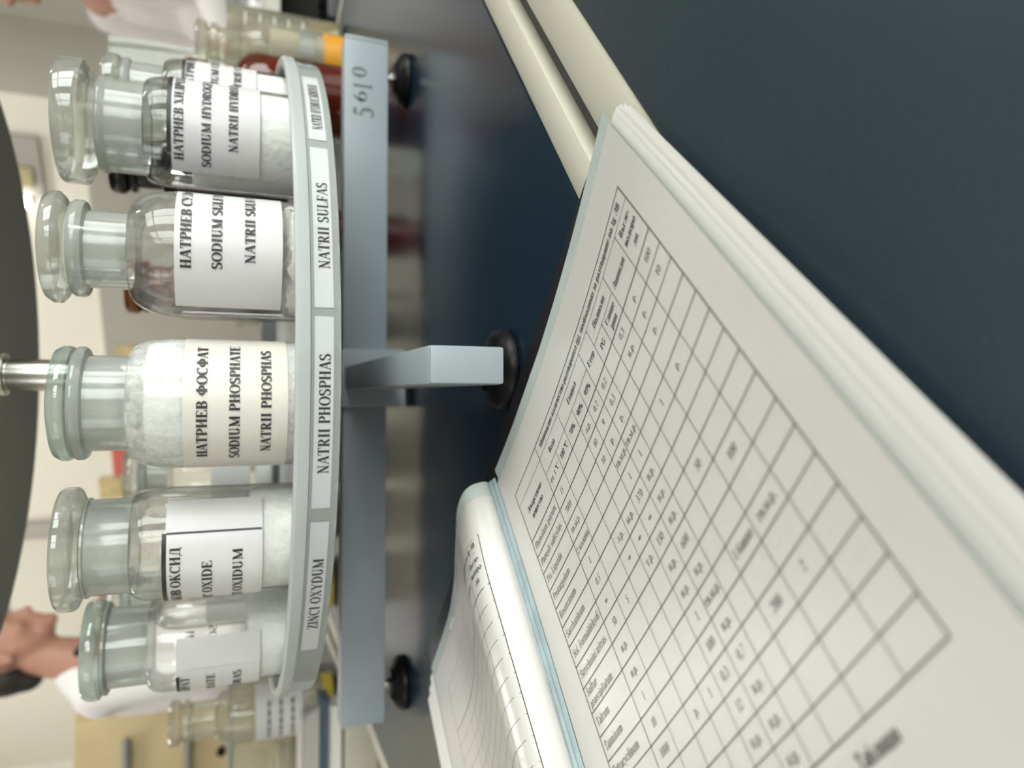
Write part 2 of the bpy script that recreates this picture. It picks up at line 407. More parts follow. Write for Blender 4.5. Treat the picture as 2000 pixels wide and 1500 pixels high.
for a_, b_ in zip('АВСЕНКМОРТХIаосерухИ', 'ABCEHKMOPTXIaocepyxИ'): G.setdefault(a_, G.get(b_, G['I']))
SMALLCAP = 'внмлктзпдгцщяъьчий'
def glyph_polys(ch, TW, tw):
    small = ch in SMALLCAP
    key = ch
    kx = ky = 1.0
    if small:
        key = ch.upper(); kx, ky = 0.86, 0.68
        if key == 'Ь': key = 'Ъ'
    d = G.get(key) or G['-']
    adv, body = d.split('|')
    polys = []
    for cmd in body.split():
        q = [float(t) for t in cmd[1:].split(',')]
        k = cmd[0]
        if k in 'Tt':
            x0, y0, x1, y1 = q[0] * kx, q[1] * ky, q[2] * kx, q[3] * ky
            wd = (TW if k == 'T' else tw) / 2
            if abs(y1 - y0) > 0.35 * abs(x1 - x0):
                polys.append([(x0 - wd, y0), (x0 + wd, y0), (x1 + wd, y1), (x1 - wd, y1)])
            else:
                wd = min(wd, TW * 0.42)
                polys.append([(x0, y0 - wd), (x1, y1 - wd), (x1, y1 + wd), (x0, y0 + wd)])
        elif k == 's':
            x, y, hw = q[0] * kx, q[1] * ky, q[2]
            if y < 5: y = tw / 2
            polys.append([(x - hw, y - tw / 2), (x + hw, y - tw / 2), (x + hw, y + tw / 2), (x - hw, y + tw / 2)])
        elif k == 'd':
            x, y, r = q[0] * kx, q[1] * ky, q[2] * (0.75 + TW / 60)
            polys.append([(x + r * math.cos(i * PI / 3), y + r * math.sin(i * PI / 3)) for i in range(6)])
        elif k == 'a':
            cx, cy, rx, ry, a0, a1 = q
            cx *= kx; rx *= kx; cy *= ky; ry *= ky
            n = max(4, int(abs(a1 - a0) / 22))
            prev = None
            for i in range(n + 1):
                a = math.radians(a0 + (a1 - a0) * i / n)
                nx, ny = ry * math.cos(a), rx * math.sin(a)
                l = math.hypot(nx, ny) or 1
                nx, ny = nx / l, ny / l
                wd = (tw + (TW - tw) * abs(math.cos(a)) ** 1.4) / 2
                px, py = cx + rx * math.cos(a), cy + ry * math.sin(a)
                cur = ((px - nx * wd, py - ny * wd), (px + nx * wd, py + ny * wd))
                if prev: polys.append([prev[0], prev[1], cur[1], cur[0]])
                prev = cur
    return polys, float(adv) * kx
def text_polys(s, cap, bold=True, width=None, track=4.0):
    """2D polygons of a line of text, baseline at 0, starting at x = 0; returns polys, width"""
    TW, tw = (19.0, 6.5) if bold else (12.0, 5.0)
    out, x = [], 0.0
    for ch in s:
        pl, adv = glyph_polys(ch, TW, tw)
        out += [[(px + x, py) for px, py in p] for p in pl]
        x += adv + track
    W = max(x - track, 1e-6)
    sy = cap / 100.0
    sx = sy if width is None else width / W
    return [[(px * sx, py * sy) for px, py in p] for p in out], W * sx
def add_text(mb, s, cap, fmap, x0=0.0, y0=0.0, bold=True, width=None, align='l', maxw=None):
    pl, W = text_polys(s, cap, bold, width)
    if maxw and W > maxw: pl, W = text_polys(s, cap, bold, maxw)
    dx = {'l': 0, 'c': -W / 2, 'r': -W}[align]
    for p in pl:
        vs = [fmap(x0 + dx + a, y0 + b) for a, b in p]
        mb.add(vs, [tuple(range(len(vs)))])
    return W

# ------------------------------------------------------------------ room shell
def wall_piece(mb, a0, b0, a1, b1, z0, z1, th=0.12):
    """vertical slab between two room-frame points, thickness away from the room on the right-hand side"""
    p, q = RM(a0, b0), RM(a1, b1)
    d = (q - p).normalized()
    n = Vector((d.y, -d.x, 0)) * th
    mb.prism([(p.x, p.y), (q.x, q.y), (q.x + n.x, q.y + n.y), (p.x + n.x, p.y + n.y)], z0, z1)
def shell():
    AL, AR, BB, BF = 4.5, -2.6, 5.5, -1.5
    m = MB(); m.prism([tuple(RM(a, b).xy) for a, b in ((AR - .2, BF - .2), (AR - .2, BB + .2), (AL + .2, BB + .2), (AL + .2, BF - .2))], FLOOR - 0.1, FLOOR)
    struct(m, 'floor', M['floor'])
    m = MB(); m.prism([tuple(RM(a, b).xy) for a, b in ((AR - .2, BF - .2), (AR - .2, BB + .2), (AL + .2, BB + .2), (AL + .2, BF - .2))], CEIL, CEIL + 0.1)
    struct(m, 'ceiling', M['ceiling'])
    def slab(name, pts, z0=FLOOR, z1=CEIL, m_='wall'):
        mb = MB()
        mb.prism([tuple(RM(a, b).xy) for a, b in pts], z0, z1)
        return struct(mb, name, M[m_])
    slab('wall_far', ((0, 0), (AL, 0), (AL, -0.12), (0, -0.12)))
    slab('wall_side', ((0, -0.12), (0.12, -0.12), (0.12, BF), (0, BF)))
    slab('wall_recess', ((AR, BF), (0.12, BF), (0.12, BF - .12), (AR, BF - .12)))
    slab('wall_left', ((AL, 0), (AL, BB), (AL + .12, BB), (AL + .12, 0)))
    slab('trim_1', ((0.02, 0.0), (1.62, 0.0), (1.62, 0.006), (0.02, 0.006)), FLOOR, 0.72, 'dado')
    # outer walls with window openings
    def windowed(name, P, lo, hi, wins, rz):
        mb = MB()
        edges = [lo] + [e for p in wins for e in p] + [hi]
        def seg(u0, u1, z0, z1): mb.prism([tuple(P(u, o).xy) for u, o in ((u0, 0), (u1, 0), (u1, .12), (u0, .12))], z0, z1)
        for i in range(0, len(edges), 2): seg(edges[i], edges[i + 1], FLOOR, CEIL)
        for u0, u1 in wins:
            seg(u0, u1, FLOOR, WZ0); seg(u0, u1, WZ1, CEIL)
        struct(mb, name, M['wall'])
        for u0, u1 in wins:
            um = (u0 + u1) / 2
            fr = MB()
            def pt(u, z): q = P(u, .02); return (q.x, q.y, z)
            for u, wd in ((u0 + .025, .05), (um, .04), (u1 - .025, .05)): fr.box(pt(u, (WZ0 + WZ1) / 2), (wd, .04, WZ1 - WZ0), rz)
            for z in (WZ0 + .025, WZ0 + 1.05, WZ1 - .025): fr.box(pt(um, z), (u1 - u0, .038, .05), rz)
            WN[0] += 1
            o = struct(fr, 'window_%d' % WN[0], M['white'])
            for x0, x1 in ((u0 + .05, um - .02), (um + .02, u1 - .05)):
                for z0, z1 in ((WZ0 + .05, WZ0 + 1.025), (WZ0 + 1.075, WZ1 - .05)):
                    g = MB(); g.box(pt((x0 + x1) / 2, (z0 + z1) / 2), (x1 - x0, .004, z1 - z0), rz); build(g, 'pane', M['pane'], o, False)
    WN = [0]
    windowed('wall_back', lambda u, o: RM(u, BB + o), AR, AL, WINS, math.atan2(E1.y, E1.x))
    windowed('wall_right', lambda u, o: RM(AR - o, u), BF, BB, WINS_R, math.atan2(NB.y, NB.x))
    # door with grey frame in the far wall
    rz = math.atan2(E1.y, E1.x)
    dm = MB(); dm.box(tuple(RM(2.755, 0.012, FLOOR + 1.03)), (0.86, 0.03, 2.06), rz, bev=.004)
    d = struct(dm, 'door_1', M['door'])
    for a in (2.275, 3.235):
        f = MB(); f.box(tuple(RM(a, 0.02, FLOOR + 1.05)), (0.1, 0.05, 2.1), rz, bev=.006); build(f, 'door_frame', M['door_frame'], d)
    f = MB(); f.box(tuple(RM(2.755, 0.02, FLOOR + 2.14)), (1.07, 0.05, 0.09), rz, bev=.006); build(f, 'door_frame', M['door_frame'], d)
    f = MB(); f.tube(RM(2.42, 0.03, 0.3), RM(2.42, 0.08, 0.3), .012); f.tube(RM(2.42, 0.08, 0.3), RM(2.54, 0.08, 0.3), .01); build(f, 'door_handle', M['chrome'], d)
    # second opening high on the wall: small shaded niche with a fanlight
    f = MB(); f.box(tuple(RM(0.275, 0.012, 1.14)), (0.24, 0.03, 0.52), rz)
    n = struct(f, 'window_4', M['door_frame'])
    f = MB(); f.box(tuple(RM(0.315, 0.032, 1.14)), (0.08, 0.014, 0.46), rz); build(f, 'pane', M['poster_g'], n, False)
shell()
for i, (a, b) in enumerate(((0.9, 1.0), (-2.1, 1.0), (3.0, 1.0), (3.0, 2.8), (1.1, 2.8))):
    rz = math.atan2(E1.y, E1.x)
    t = thing('ceiling_light', RM(a, b, CEIL), 'long fluorescent ceiling lamp above the laboratory', 'lamp', 'fluorescent ceiling lamps')
    m = MB(); m.box(tuple(RM(a, b, CEIL - .03)), (1.24, .22, .06), rz, bev=.01); build(m, 'housing', M['white'], t)
    m = MB(); m.box(tuple(RM(a, b, CEIL - .067)), (1.2, .18, .014), rz, bev=.004); build(m, 'diffuser', M['lamp'], t)

# ------------------------------------------------------------------ laboratory tables
def lerp(p, q, t): return (p[0] + (q[0] - p[0]) * t, p[1] + (q[1] - p[1]) * t)
def edge_bar(p, q, inner, wd, mb, z0=-0.045, z1=0.0003, bev=0.005):
    """edging bar along p-q, width wd towards the outside (away from point inner)"""
    p, q = Vector((*p, 0)), Vector((*q, 0))
    d = (q - p); L = d.length; d.normalize()
    n = Vector((d.y, -d.x, 0))
    if (Vector((*inner, 0)) - p).dot(n) > 0: n = -n
    c = (p + q) / 2 + n * wd / 2
    mb.box((c.x, c.y, (z0 + z1) / 2), (L, wd, z1 - z0), math.atan2(d.y, d.x), bev=bev)
def table(name, poly, inner, edges, legs, label, top='desk'):
    t = thing(name, (inner[0], inner[1], FLOOR), label, 'table')
    m = MB(); m.prism(poly, -0.035, 0.0); build(m, 'table_top', M[top], t, False)
    for i, wd in edges:
        m = MB(); edge_bar(poly[i], poly[(i + 1) % len(poly)], inner, wd, m); build(m, 'edge_trim', M['cream'], t)
    for x, y in legs:
        m = MB(); m.box((x, y, (FLOOR - 0.035) / 2), (.04, .04, -0.035 - FLOOR), 0.69, bev=.003); build(m, 'leg', M['cabinet'], t)
    return t
SU = Vector((0.7715, 0.6362)); SN = Vector((0.6362, -0.7715)); S0 = Vector((0.252, -0.223))
def seam(k, off): return tuple(S0 + SU * k + SN * off)
A_near_l, A_near_r = seam(-0.905, 0.0), seam(0.575, 0.0)
polyA = [A_near_l, A_near_r, (0.53, 0.65), (-0.375, 0.62)]
table('laboratory_table', polyA, (0.05, 0.1), [(0, 0.0205), (1, 0.022), (3, 0.022)],
      [(-0.37, -0.66), (0.60, 0.13), (0.49, 0.60), (-0.34, 0.57)], 'dark blue laboratory table with cream edging carrying the round bottle stand')
m = MB(); m.prism([seam(-0.9, .0206), seam(-0.9, .0322), seam(0.57, .0322), seam(0.57, .0206)], -.045, -.010); build(m, 'gap_shade', M['gap'], bpy.data.objects['laboratory_table'], False)  # dark strip added to stand in for the shade between the two tables
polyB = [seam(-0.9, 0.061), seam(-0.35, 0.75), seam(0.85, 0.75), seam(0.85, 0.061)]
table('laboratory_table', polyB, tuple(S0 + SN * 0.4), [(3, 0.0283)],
      [seam(-0.75, 0.11), seam(-0.3, 0.69), seam(0.79, 0.69), seam(0.79, 0.11)], 'dark blue laboratory table in the foreground under the edge of the open book', 'desk_sheen')
polyC = [(-1.35, 0.372), (-0.44, 0.372), (-0.44, 1.05), (-1.35, 1.05)]
table('laboratory_table', polyC, (-0.9, 0.7), [(0, 0.022), (1, 0.015)],
      [(-1.3, 0.43), (-0.49, 0.43), (-0.49, 1.0), (-1.3, 1.0)], 'blue topped table behind with papers and a box of jars on it')

# ------------------------------------------------------------------ revolving bottle stand
R = 0.2667
car = thing('revolving_stand', (0, 0, 0), 'grey two tier revolving bottle stand with four rubber feet', 'stand')
TZ, TH, TW_, TL = 0.0604, 0.0408, 0.0203, 0.320
for k in range(4):
    a = -PI / 2 + k * PI / 2
    ca, sa = math.cos(a), math.sin(a)
    m = MB(); l0, l1 = 0.024, TL - 0.004
    m.box((ca * (l0 + l1) / 2, sa * (l0 + l1) / 2, TZ - TH / 2), (l1 - l0, TW_, TH), a, bev=.0016)
    arm = build(m, 'arm', M['grey'], car)
    m = MB(); m.box((ca * (TL - .0022), sa * (TL - .0022), TZ - TH / 2), (.0044, TW_ - .0004, TH - .0004), a, bev=.0016)
    build(m, 'end_cap', M['grey'], arm)
    fr_ = .2700 if k == 0 else .2890
    fx, fy = ca * fr_, sa * fr_
    m = MB(); m.lathe([(0, 0), (.0235, 0), (.0250, .0012), (.0250, .003), (.0232, .0068), (.0185, .0098), (.0150, .0112), (.0135, .0128), (.0060, .0135), (0, .0135)], 40, (fx, fy, 0.0003))
    foot = build(m, 'foot', M['rubber'], car)
    m = MB(); m.tube((fx, fy, .0125), (fx, fy, .0198), .0032, n=12); m.tube((fx, fy, .0142), (fx, fy, .0165), .0058, n=6)
    build(m, 'screw', M['screw'], foot)
    if k == 1:
        m = MB()
        f = lambda x, z: (0.2436 + x, -TW_ / 2 - 0.0001, z)
        for s_, x0, z0, cp in (('5', .0000, .0335, .0190), ('6', .0145, .0398, .0125), ('1', .0262, .0350, .0180), ('0', .0372, .0400, .0140)):
            pl, W = text_polys(s_, cp, True, 0.0095 if s_ != '1' else 0.0055)
            for p in pl:
                m.add([f(x0 + u, z0 + v) for u, v in p], [tuple(range(len(p)))])
        num = build(m, 'marker_number', M['pencil'], arm, False)
        num['label'] = 'grey hand written number 5610'
m = MB(); m.box((0, 0, .0345), (.053, .053, .059), 0, bev=.002); build(m, 'hub', M['grey'], car)
m = MB()
m.lathe([(0, .0630), (.03, .0630), (.03, .098), (R - .02, .098), (R - .0055, .0965), (R - .0033, .0972), (R - .0030, .1135), (R - .0002, .1142), (R, .1160), (R, .1205), (R - .0015, .1222),
         (R - .0055, .1222), (R - .0070, .1205), (R - .0075, .1065), (R - .0105, .1045), (.03, .1045), (.014, .1050), (0, .1050)], 128)
tray = build(m, 'tray', M['traygrey'], car)
m = MB(); m.lathe([(0, .1050), (.0129, .1050), (.0129, .3500), (0, .3500)], 40); build(m, 'pole', M['chrome'], car)
m = MB(); m.lathe([(.0131, .321), (.0165, .3215), (.0172, .3235), (.0172, .352), (.0131, .352)], 40); build(m, 'collar', M['chrome'], car)
R2 = 0.30
m = MB(); m.lathe([(0, .3650), (.03, .3650), (R2 - .012, .3650), (R2 - .004, .3630), (R2, .3650), (R2, .3900), (R2 - .006, .3910), (R2 - .008, .3740), (.03, .3740), (0, .3740)], 128); build(m, 'upper_tray', M['disc'], car)
m = MB(); m.lathe([(0, .352), (.03, .352), (.034, .3545), (.034, .365), (0, .365)], 48); build(m, 'flange', M['disc'], car)
# label strips under clear tape on the rim
def on_rim(off):
    rr = R - .0030 + off
    return lambda ang, z: (rr * math.cos(ang), rr * math.sin(ang), z)
def rim_strip(d0, d1, t0, t1, text, z0=.1012, z1=.1118, c0=.1030, c1=.1092):
    a0, a1 = math.radians(d0), math.radians(d1)
    m = MB(); f = on_rim(.00025)
    m.grid(lambda u, v: f(u, v), [a0 + (a1 - a0) * i / 24 for i in range(25)], [z0, z1])
    st = build(m, 'label_strip', M['strip'], tray)
    m = MB(); f2 = on_rim(.0004)
    wd = math.radians(t1 - t0)
    add_text(m, text, c1 - c0, lambda x, y: f2(math.radians(t0) + x, c0 + y), width=wd)
    build(m, 'lettering', M['ink'], st, False)
rim_strip(-57.4, -39.1, -55.2, -42.4, 'NATRII HYDROCARBONAS')
rim_strip(-82.7, -59.0, -77.7, -65.2, 'NATRII SULFAS')
rim_strip(-107.9, -83.8, -103.3, -88.4, 'NATRII PHOSPHAS')
rim_strip(-133.6, -109.8, -128.3, -115.3, 'ZINCI OXYDUM')
rim_strip(-32.0, -16.0, -30.0, -18.0, 'NATRII CITRAS')
m = MB(); f = on_rim(.0007)
m.grid(lambda u, v: f(u, .1128 if v > .5 else .0975 + .0006 * math.sin(u * 61) + .0005 * math.sin(u * 143)), [math.radians(-146 + 1.0 * i) for i in range(137)], [0, 1])
build(m, 'clear_tape', M['tape'], tray)

# ------------------------------------------------------------------ glass stoppered bottles
TRAYZ = 0.1046
def bottle(loc, prof, stop, gm, label, powder=None, lab=None, lines=(), bars=(), stop_m='stopper', neck_m='frost', cat='bottle', name='reagent_bottle', group=None, pm='powder', lab_m='label', folds=(), seg=56, blanks=(), liquid_m=None):
    """prof: dict r, zs (body top), zn (neck bottom), rn, zl (lip bottom), rl, zt (lip top), all above the base"""
    v = CAM - Vector(loc)
    yaw = math.atan2(v.y, v.x) + PI / 2
    t = thing(name, loc, label, cat, group, yaw)
    r, zs, zn, rn, zl, rl, zt = (prof[k] for k in ('r', 'zs', 'zn', 'rn', 'zl', 'rl', 'zt'))
    P = [(0, .0035), (r - .010, .0030), (r - .005, .0004), (r - .0015, .0008), (r, .004), (r, zs)]
    mi = [0] * 5
    for i in range(1, 9):
        q = i / 8
        # rounded shoulder, concave at the neck
        a = q * PI / 2
        P.append((rn + (r - rn) * (math.cos(a) ** 0.85), zs + (zn - zs) * math.sin(a) ** 1.0)); mi.append(0)
    P += [(rn, zn + .001), (rn, zl)]; mi += [1, 1]
    e = (zt - zl)
    P += [(rl - .001, zl + e * .12), (rl, zl + e * .35), (rl, zl + e * .75), (rl - .0015, zt), (rn - .004, zt), (rn - .005, zl)]; mi += [1] * 6
    m = MB(); m.lathe(P, seg, mis=mi)
    body = build(m, 'glass_body', [M[gm], M[neck_m]], t, local=True)
    m = MB()
    plug = rn - .0055
    base = max(zn + .004, zl - .028)
    m.lathe([(0, base), (plug - .002, base), (plug, base + .002), (plug + .0005, zt - .0005)], seg)
    build(m, 'ground_plug', M['plug'], t, local=True)
    m = MB(); m.lathe(stop, seg); build(m, 'stopper', M[stop_m], t, local=True)
    if powder:
        top, lump = powder
        pr = r - .0022
        pts = [(0, .006), (pr - .004, .006), (pr, .009)]
        zz = .009
        m = MB()
        if top <= zs:
            pts += [(pr, top - .002), (pr - .0015, top)]
            for q in (.75, .5, .25): pts.append((pr * q, top + lump * (1 - q)))
            pts.append((0, top + lump))
        else:
            pts.append((pr, zs))
            for i in range(1, 8):
                a = i / 8 * PI / 2
                z_ = zs + (zn - zs) * math.sin(a)
                if z_ > top: break
                pts.append((rn - .0022 + (r - rn) * (math.cos(a) ** .85), z_))
            pts.append((0, pts[-1][1] + .002))
        m.lathe(pts, seg)
        if lump and top <= zs:
            rnd = random.Random(int(loc[0] * 1e4))
            m.v = [(x, y, z + (rnd.uniform(-lump, lump) * .6 if z > top - .004 else 0)) for x, y, z in m.v]
        build(m, 'contents', M[liquid_m or pm], t, local=True)
    if lab:
        z0, z1, a0, a1 = lab[:4]
        cy = lambda off: (lambda ang, z: ((r + off) * math.sin(ang), -(r + off) * math.cos(ang), z))
        n = 30
        f = cy(.0002)
        m = MB(); m.grid(lambda u, w_: f(math.radians(u), w_), [a0 + (a1 - a0) * i / n for i in range(n + 1)], [z0, z1])
        lo = build(m, 'paper_label', M[lab_m], t, local=True)
        f3 = cy(.00045)
        for b0, b1, y0, y1 in blanks:
            m = MB(); m.grid(lambda u, w_: f3(math.radians(u), w_), [b0 + (b1 - b0) * i / n for i in range(n + 1)], [y0, y1]); build(m, 'pasted_label', M['label'], lo, local=True)
        f4 = cy(.0007)
        for b0, b1, y0, y1 in bars:
            m = MB(); m.grid(lambda u, w_: f4(math.radians(u), w_), [b0 + (b1 - b0) * i / n for i in range(n + 1)], [y0, y1]); build(m, 'black_border', M['ink'], lo, local=True)
        if lines:
            m = MB(); f2 = cy(.0008)
            for s_, cap, zb, ang, wd, al in lines:
                st = math.radians(ang) * r
                add_text(m, s_, cap, lambda x, y: f2(x / r, zb + y), x0=st, bold=True, width=wd, align=al)
            build(m, 'lettering', M['ink'], lo, False, local=True)
    return t
def zrel(z): return z - TRAYZ
def PR(r, zs, zn, rn, zl, rl, zt): return dict(r=r, zs=zrel(zs), zn=zrel(zn), rn=rn, zl=zrel(zl), rl=rl, zt=zrel(zt))
def SP(*pts): return [(r, zrel(z)) for r, z in pts]
CAPH = .0054
def L3(a, b, c, za, zb, zc): return [(*a, ), (*b, ), (*c, )]

# sodium phosphate, middle of the front row
bottle((-0.0208, -0.2162, TRAYZ), PR(.0375, .186, .2085, .0269, .2285, .0317, .2352),
       SP((0, .2352), (.0250, .2352), (.0312, .2362), (.0320, .2385), (.0318, .2410), (.0300, .2440), (.0240, .2455), (0, .2462)), 'glass_dusty',
       'powder coated clear bottle labelled NATRII PHOSPHAS in the middle of the front row', powder=(zrel(.199), 0), pm='powder_lump',
       lab=(zrel(.1250), zrel(.1795), -94, 94), lab_m='label_old', stop_m='stopper_green',
       lines=[('НАТРИЕВ ФОСФАТ', CAPH, zrel(.1672), 2, .0705, 'c'), ('SODIUM PHOSPHATE', CAPH, zrel(.1505), 2, .0735, 'c'), ('NATRII PHOSPHAS', CAPH, zrel(.1340), 3, .0640, 'c')])
# sodium sulphate, stopper standing proud
bottle((0.0673, -0.2070, TRAYZ), PR(.0370, .184, .2105, .0220, .2310, .0275, .2392),
       SP((0, .2392), (.0200, .2392), (.0205, .2410), (.0285, .2425), (.0313, .2450), (.0313, .2485), (.0290, .2515), (.0200, .2530), (0, .2532)), 'glass_specked',
       'clear round shouldered bottle labelled NATRII SULFAS with a raised flat stopper', powder=(zrel(.1235), .0035), pm='powder_lump',
       lab=(zrel(.1280), zrel(.1850), -50, 136),
       lines=[('НАТРИЕВ СУЛФАТ', CAPH, zrel(.1765), -10.5, .0690, 'l'), ('SODIUM SULFATE', CAPH, zrel(.1605), -9.5, .0640, 'l'), ('NATRII SULFAS', CAPH, zrel(.1430), -3, .0570, 'l')])
# sodium hydrogen carbonate, wide thick stopper
bottle((0.1580, -0.1526, TRAYZ), PR(.0350, .194, .2085, .0289, .2290, .0300, .2350),
       SP((0, .2350), (.0270, .2350), (.0280, .2380), (.0330, .2395), (.0378, .2420), (.0384, .2440), (.0384, .2545), (.0372, .2562), (.0340, .2568), (0, .2568)), 'glass',
       'clear bottle labelled NATRII HYDROCARBONAS with a very wide thick stopper', powder=(zrel(.1800), .001),
       lab=(zrel(.1390), zrel(.1915), -39, 140), bars=[(-18, 130, zrel(.1915), zrel(.1940))],
       lines=[('НАТРИЕВ ХИДРОГЕНКАРБОНАТ', CAPH, zrel(.1845), -25, .1080, 'l'), ('SODIUM HYDROGEN CARBONATE', CAPH, zrel(.1685), -30, .1130, 'l'), ('NATRII HYDROCARBONAS', CAPH, zrel(.1525), -11, .0850, 'l')])
# zinc oxide
bottle((-0.1055, -0.1944, TRAYZ), PR(.0335, .196, .2085, .0279, .2300, .0290, .2330),
       SP((0, .2330), (.0280, .2330), (.0300, .2345), (.0345, .2365), (.0355, .2380), (.0355, .2440), (.0340, .2458), (0, .2462)), 'glass_specked',
       'clear bottle labelled zinc oxide beside the powder coated bottle', powder=(zrel(.1440), .001),
       lab=(zrel(.1370), zrel(.1890), -130, 45), bars=[(-120, 8, zrel(.1885), zrel(.1908)), (7.0, 9.0, zrel(.1375), zrel(.1885))], blanks=[(-130, 7, zrel(.1385), zrel(.1888))],
       lines=[('ЦИНКОВ ОКСИД', CAPH, zrel(.1812), -5, .0590, 'r'), ('ZINC OXIDE', CAPH, zrel(.1645), -20, .0460, 'r'), ('ZINCI OXIDUM', CAPH, zrel(.1480), -10, .0560, 'r')])
# sodium tetraborate at the end of the front row
a_ = math.radians(-150)
bottle((0.2207 * math.cos(a_), 0.2207 * math.sin(a_), TRAYZ), PR(.0340, .194, .2070, .0270, .2310, .0310, .2345),
       SP((0, .2345), (.0300, .2345), (.0330, .2365), (.0336, .2390), (.0334, .2430), (.0318, .2455), (0, .2462)), 'glass',
       'clear bottle with a greenish stopper and half turned label beside the person in white', powder=(zrel(.1430), .001),
       lab=(zrel(.1345), zrel(.1880), -140, 1), bars=[(-130, -44, zrel(.1860), zrel(.1882))], blanks=[(-138, -36, zrel(.1350), zrel(.1862))], stop_m='stopper_green',
       lines=[('НАТРИЕВ ТЕТРАБОРАТ', CAPH, zrel(.1800), -46, .0850, 'r'), ('SODIUM TETRABORATE', CAPH, zrel(.1640), -45, .0880, 'r'), ('NATRII TETRABORAS', CAPH, zrel(.1470), -44, .0820, 'r')])
# partly hidden bottle behind the wide stopper
a_ = math.radians(-18)
bottle((0.2200 * math.cos(a_), 0.2200 * math.sin(a_), TRAYZ), PR(.0340, .190, .2050, .0270, .2260, .0290, .2330),
       SP((0, .2330), (.0270, .2330), (.0300, .2350), (.0305, .2370), (.0305, .2430), (.0290, .2450), (0, .2455)), 'glass',
       'clear bottle half hidden behind the bottle with the very wide stopper', powder=(zrel(.1420), .001),
       lab=(zrel(.1390), zrel(.1910), -100, 80), bars=[(-90, 78, zrel(.1890), zrel(.1912))],
       lines=[('НАТРИЕВ ЦИТРАТ', CAPH, zrel(.1830), 18, .0680, 'l'), ('SODIUM CITRATE', CAPH, zrel(.1660), 6, .0660, 'l'), ('NATRII CITRAS', CAPH, zrel(.1500), 12, .0600, 'l')])
# bottles on the far side of the tray
FAR = PR(.0330, .196, .2180, .0230, .2380, .0280, .2460)
FST = SP((0, .2460), (.0240, .2460), (.0285, .2475), (.0300, .2500), (.0300, .2580), (.0285, .2610), (0, .2615))
for deg, gm, sm, lb, pw, lm in ((21, 'black_glass', 'black_glass', 'black glass bottle on the far side of the round tray', None, None),
                            (62, 'amber', 'amber_solid', 'brown amber glass bottle on the far side of the round tray', (zrel(.17), 0), 'brown_liquid'),
                            (97, 'glass', 'stopper', 'clear bottle on the far side of the tray behind the pole', (zrel(.15), .001), None),
                            (118, 'glass', 'stopper', 'clear bottle on the far side seen between two front bottles', (zrel(.128), .001), None),
                            (160, 'glass', 'stopper', 'clear bottle on the far side behind the zinc oxide bottle', (zrel(.15), .001), None)):
    a_ = math.radians(deg)
    nm = 'frost' if gm == 'glass' else gm
    lab = (zrel(.135), zrel(.175), -60, 80) if gm == 'glass' else None
    bottle((0.2180 * math.cos(a_), 0.2180 * math.sin(a_), TRAYZ), FAR, FST, gm, lb, powder=pw, stop_m=sm, neck_m=nm, seg=40, lab=lab, liquid_m=lm)
# ------------------------------------------------------------------ open display book with sheets in clear sleeves
BO = Vector((0.0668, -0.4284, 0)); BR = Vector((0.7421, -0.6703, 0)); BD = Vector((-0.6703, -0.7421, 0))
book = thing('display_book', (BO.x, BO.y, 0), 'open display book of printed tables in clear sleeves lying across the table seam', 'book')
def zp(s, t): return 0.0132 + 0.1067 * s + 0.3806 * s * s + 0.0235 * t + 0.1624 * t * s + 0.0935 * t * t
def bk(s, t, z): p = BO + BR * s + BD * t; return (p.x, p.y, z)
def RP(off): return lambda s, t: bk(s, t, zp(s, t) + off)
def rng(a, b, n): return [a + (b - a) * i / n for i in range(n + 1)]
PB = 0.262                                                    # lower end of the sheets
# cover
m = MB()
cpoly = []
for cx, cy, a0 in ((-0.012, -0.032, 0), (-0.42, -0.032, 1), (-0.42, PB + .0, 2), (-0.012, PB + .0, 3)):
    for i in range(7):
        a = -PI / 2 * (i / 6.0) + [0, -PI / 2, -PI, -3 * PI / 2][a0]
        cpoly.append((cx + .014 * math.cos(a), cy + .014 * math.sin(a)))
n = len(cpoly)
top = [bk(x, y, .0032) for x, y in cpoly]; bot = [bk(x, y, .0007) for x, y in cpoly]
m.add(top + bot, [tuple(range(n)), tuple(range(n, 2 * n))[::-1]] + [(i, n + i, n + (i + 1) % n, (i + 1) % n) for i in range(n)])
build(m, 'cover', M['cover'], book, recalc=True)
# leaves under the open page
for i in range(7):
    q = (i + 0.6) / 8.0
    se = .0195 - .0015 * math.sin(i * 2.1); te = -.0235 - .013 * (1 - q) * (0.4 + 0.6 * abs(math.sin(i * 1.7)))
    f = lambda s, t: bk(s + .004 * (1 - q), t, .0038 + (zp(s, t) - .0048) * q)
    m = MB(); m.grid(f, rng(-.204, se, 14), rng(te, PB, 14)); build(m, 'leaf', M['paper_edge'], book)
# clear sleeve below the open sheet, its margin shows all round
m = MB(); m.grid(RP(-.0005), rng(-.2000, .0174, 20), rng(-.0312, PB + .004, 24)); build(m, 'sleeve', M['sleeve'], book)
m = MB(); m.grid(lambda u, t: RP(0)(-.2032 - .045 * t + u * (.2200 + .045 * t), t), rng(0, 1, 24), rng(-.0222, PB, 28)); pr = build(m, 'sheet', M['paper'], book)
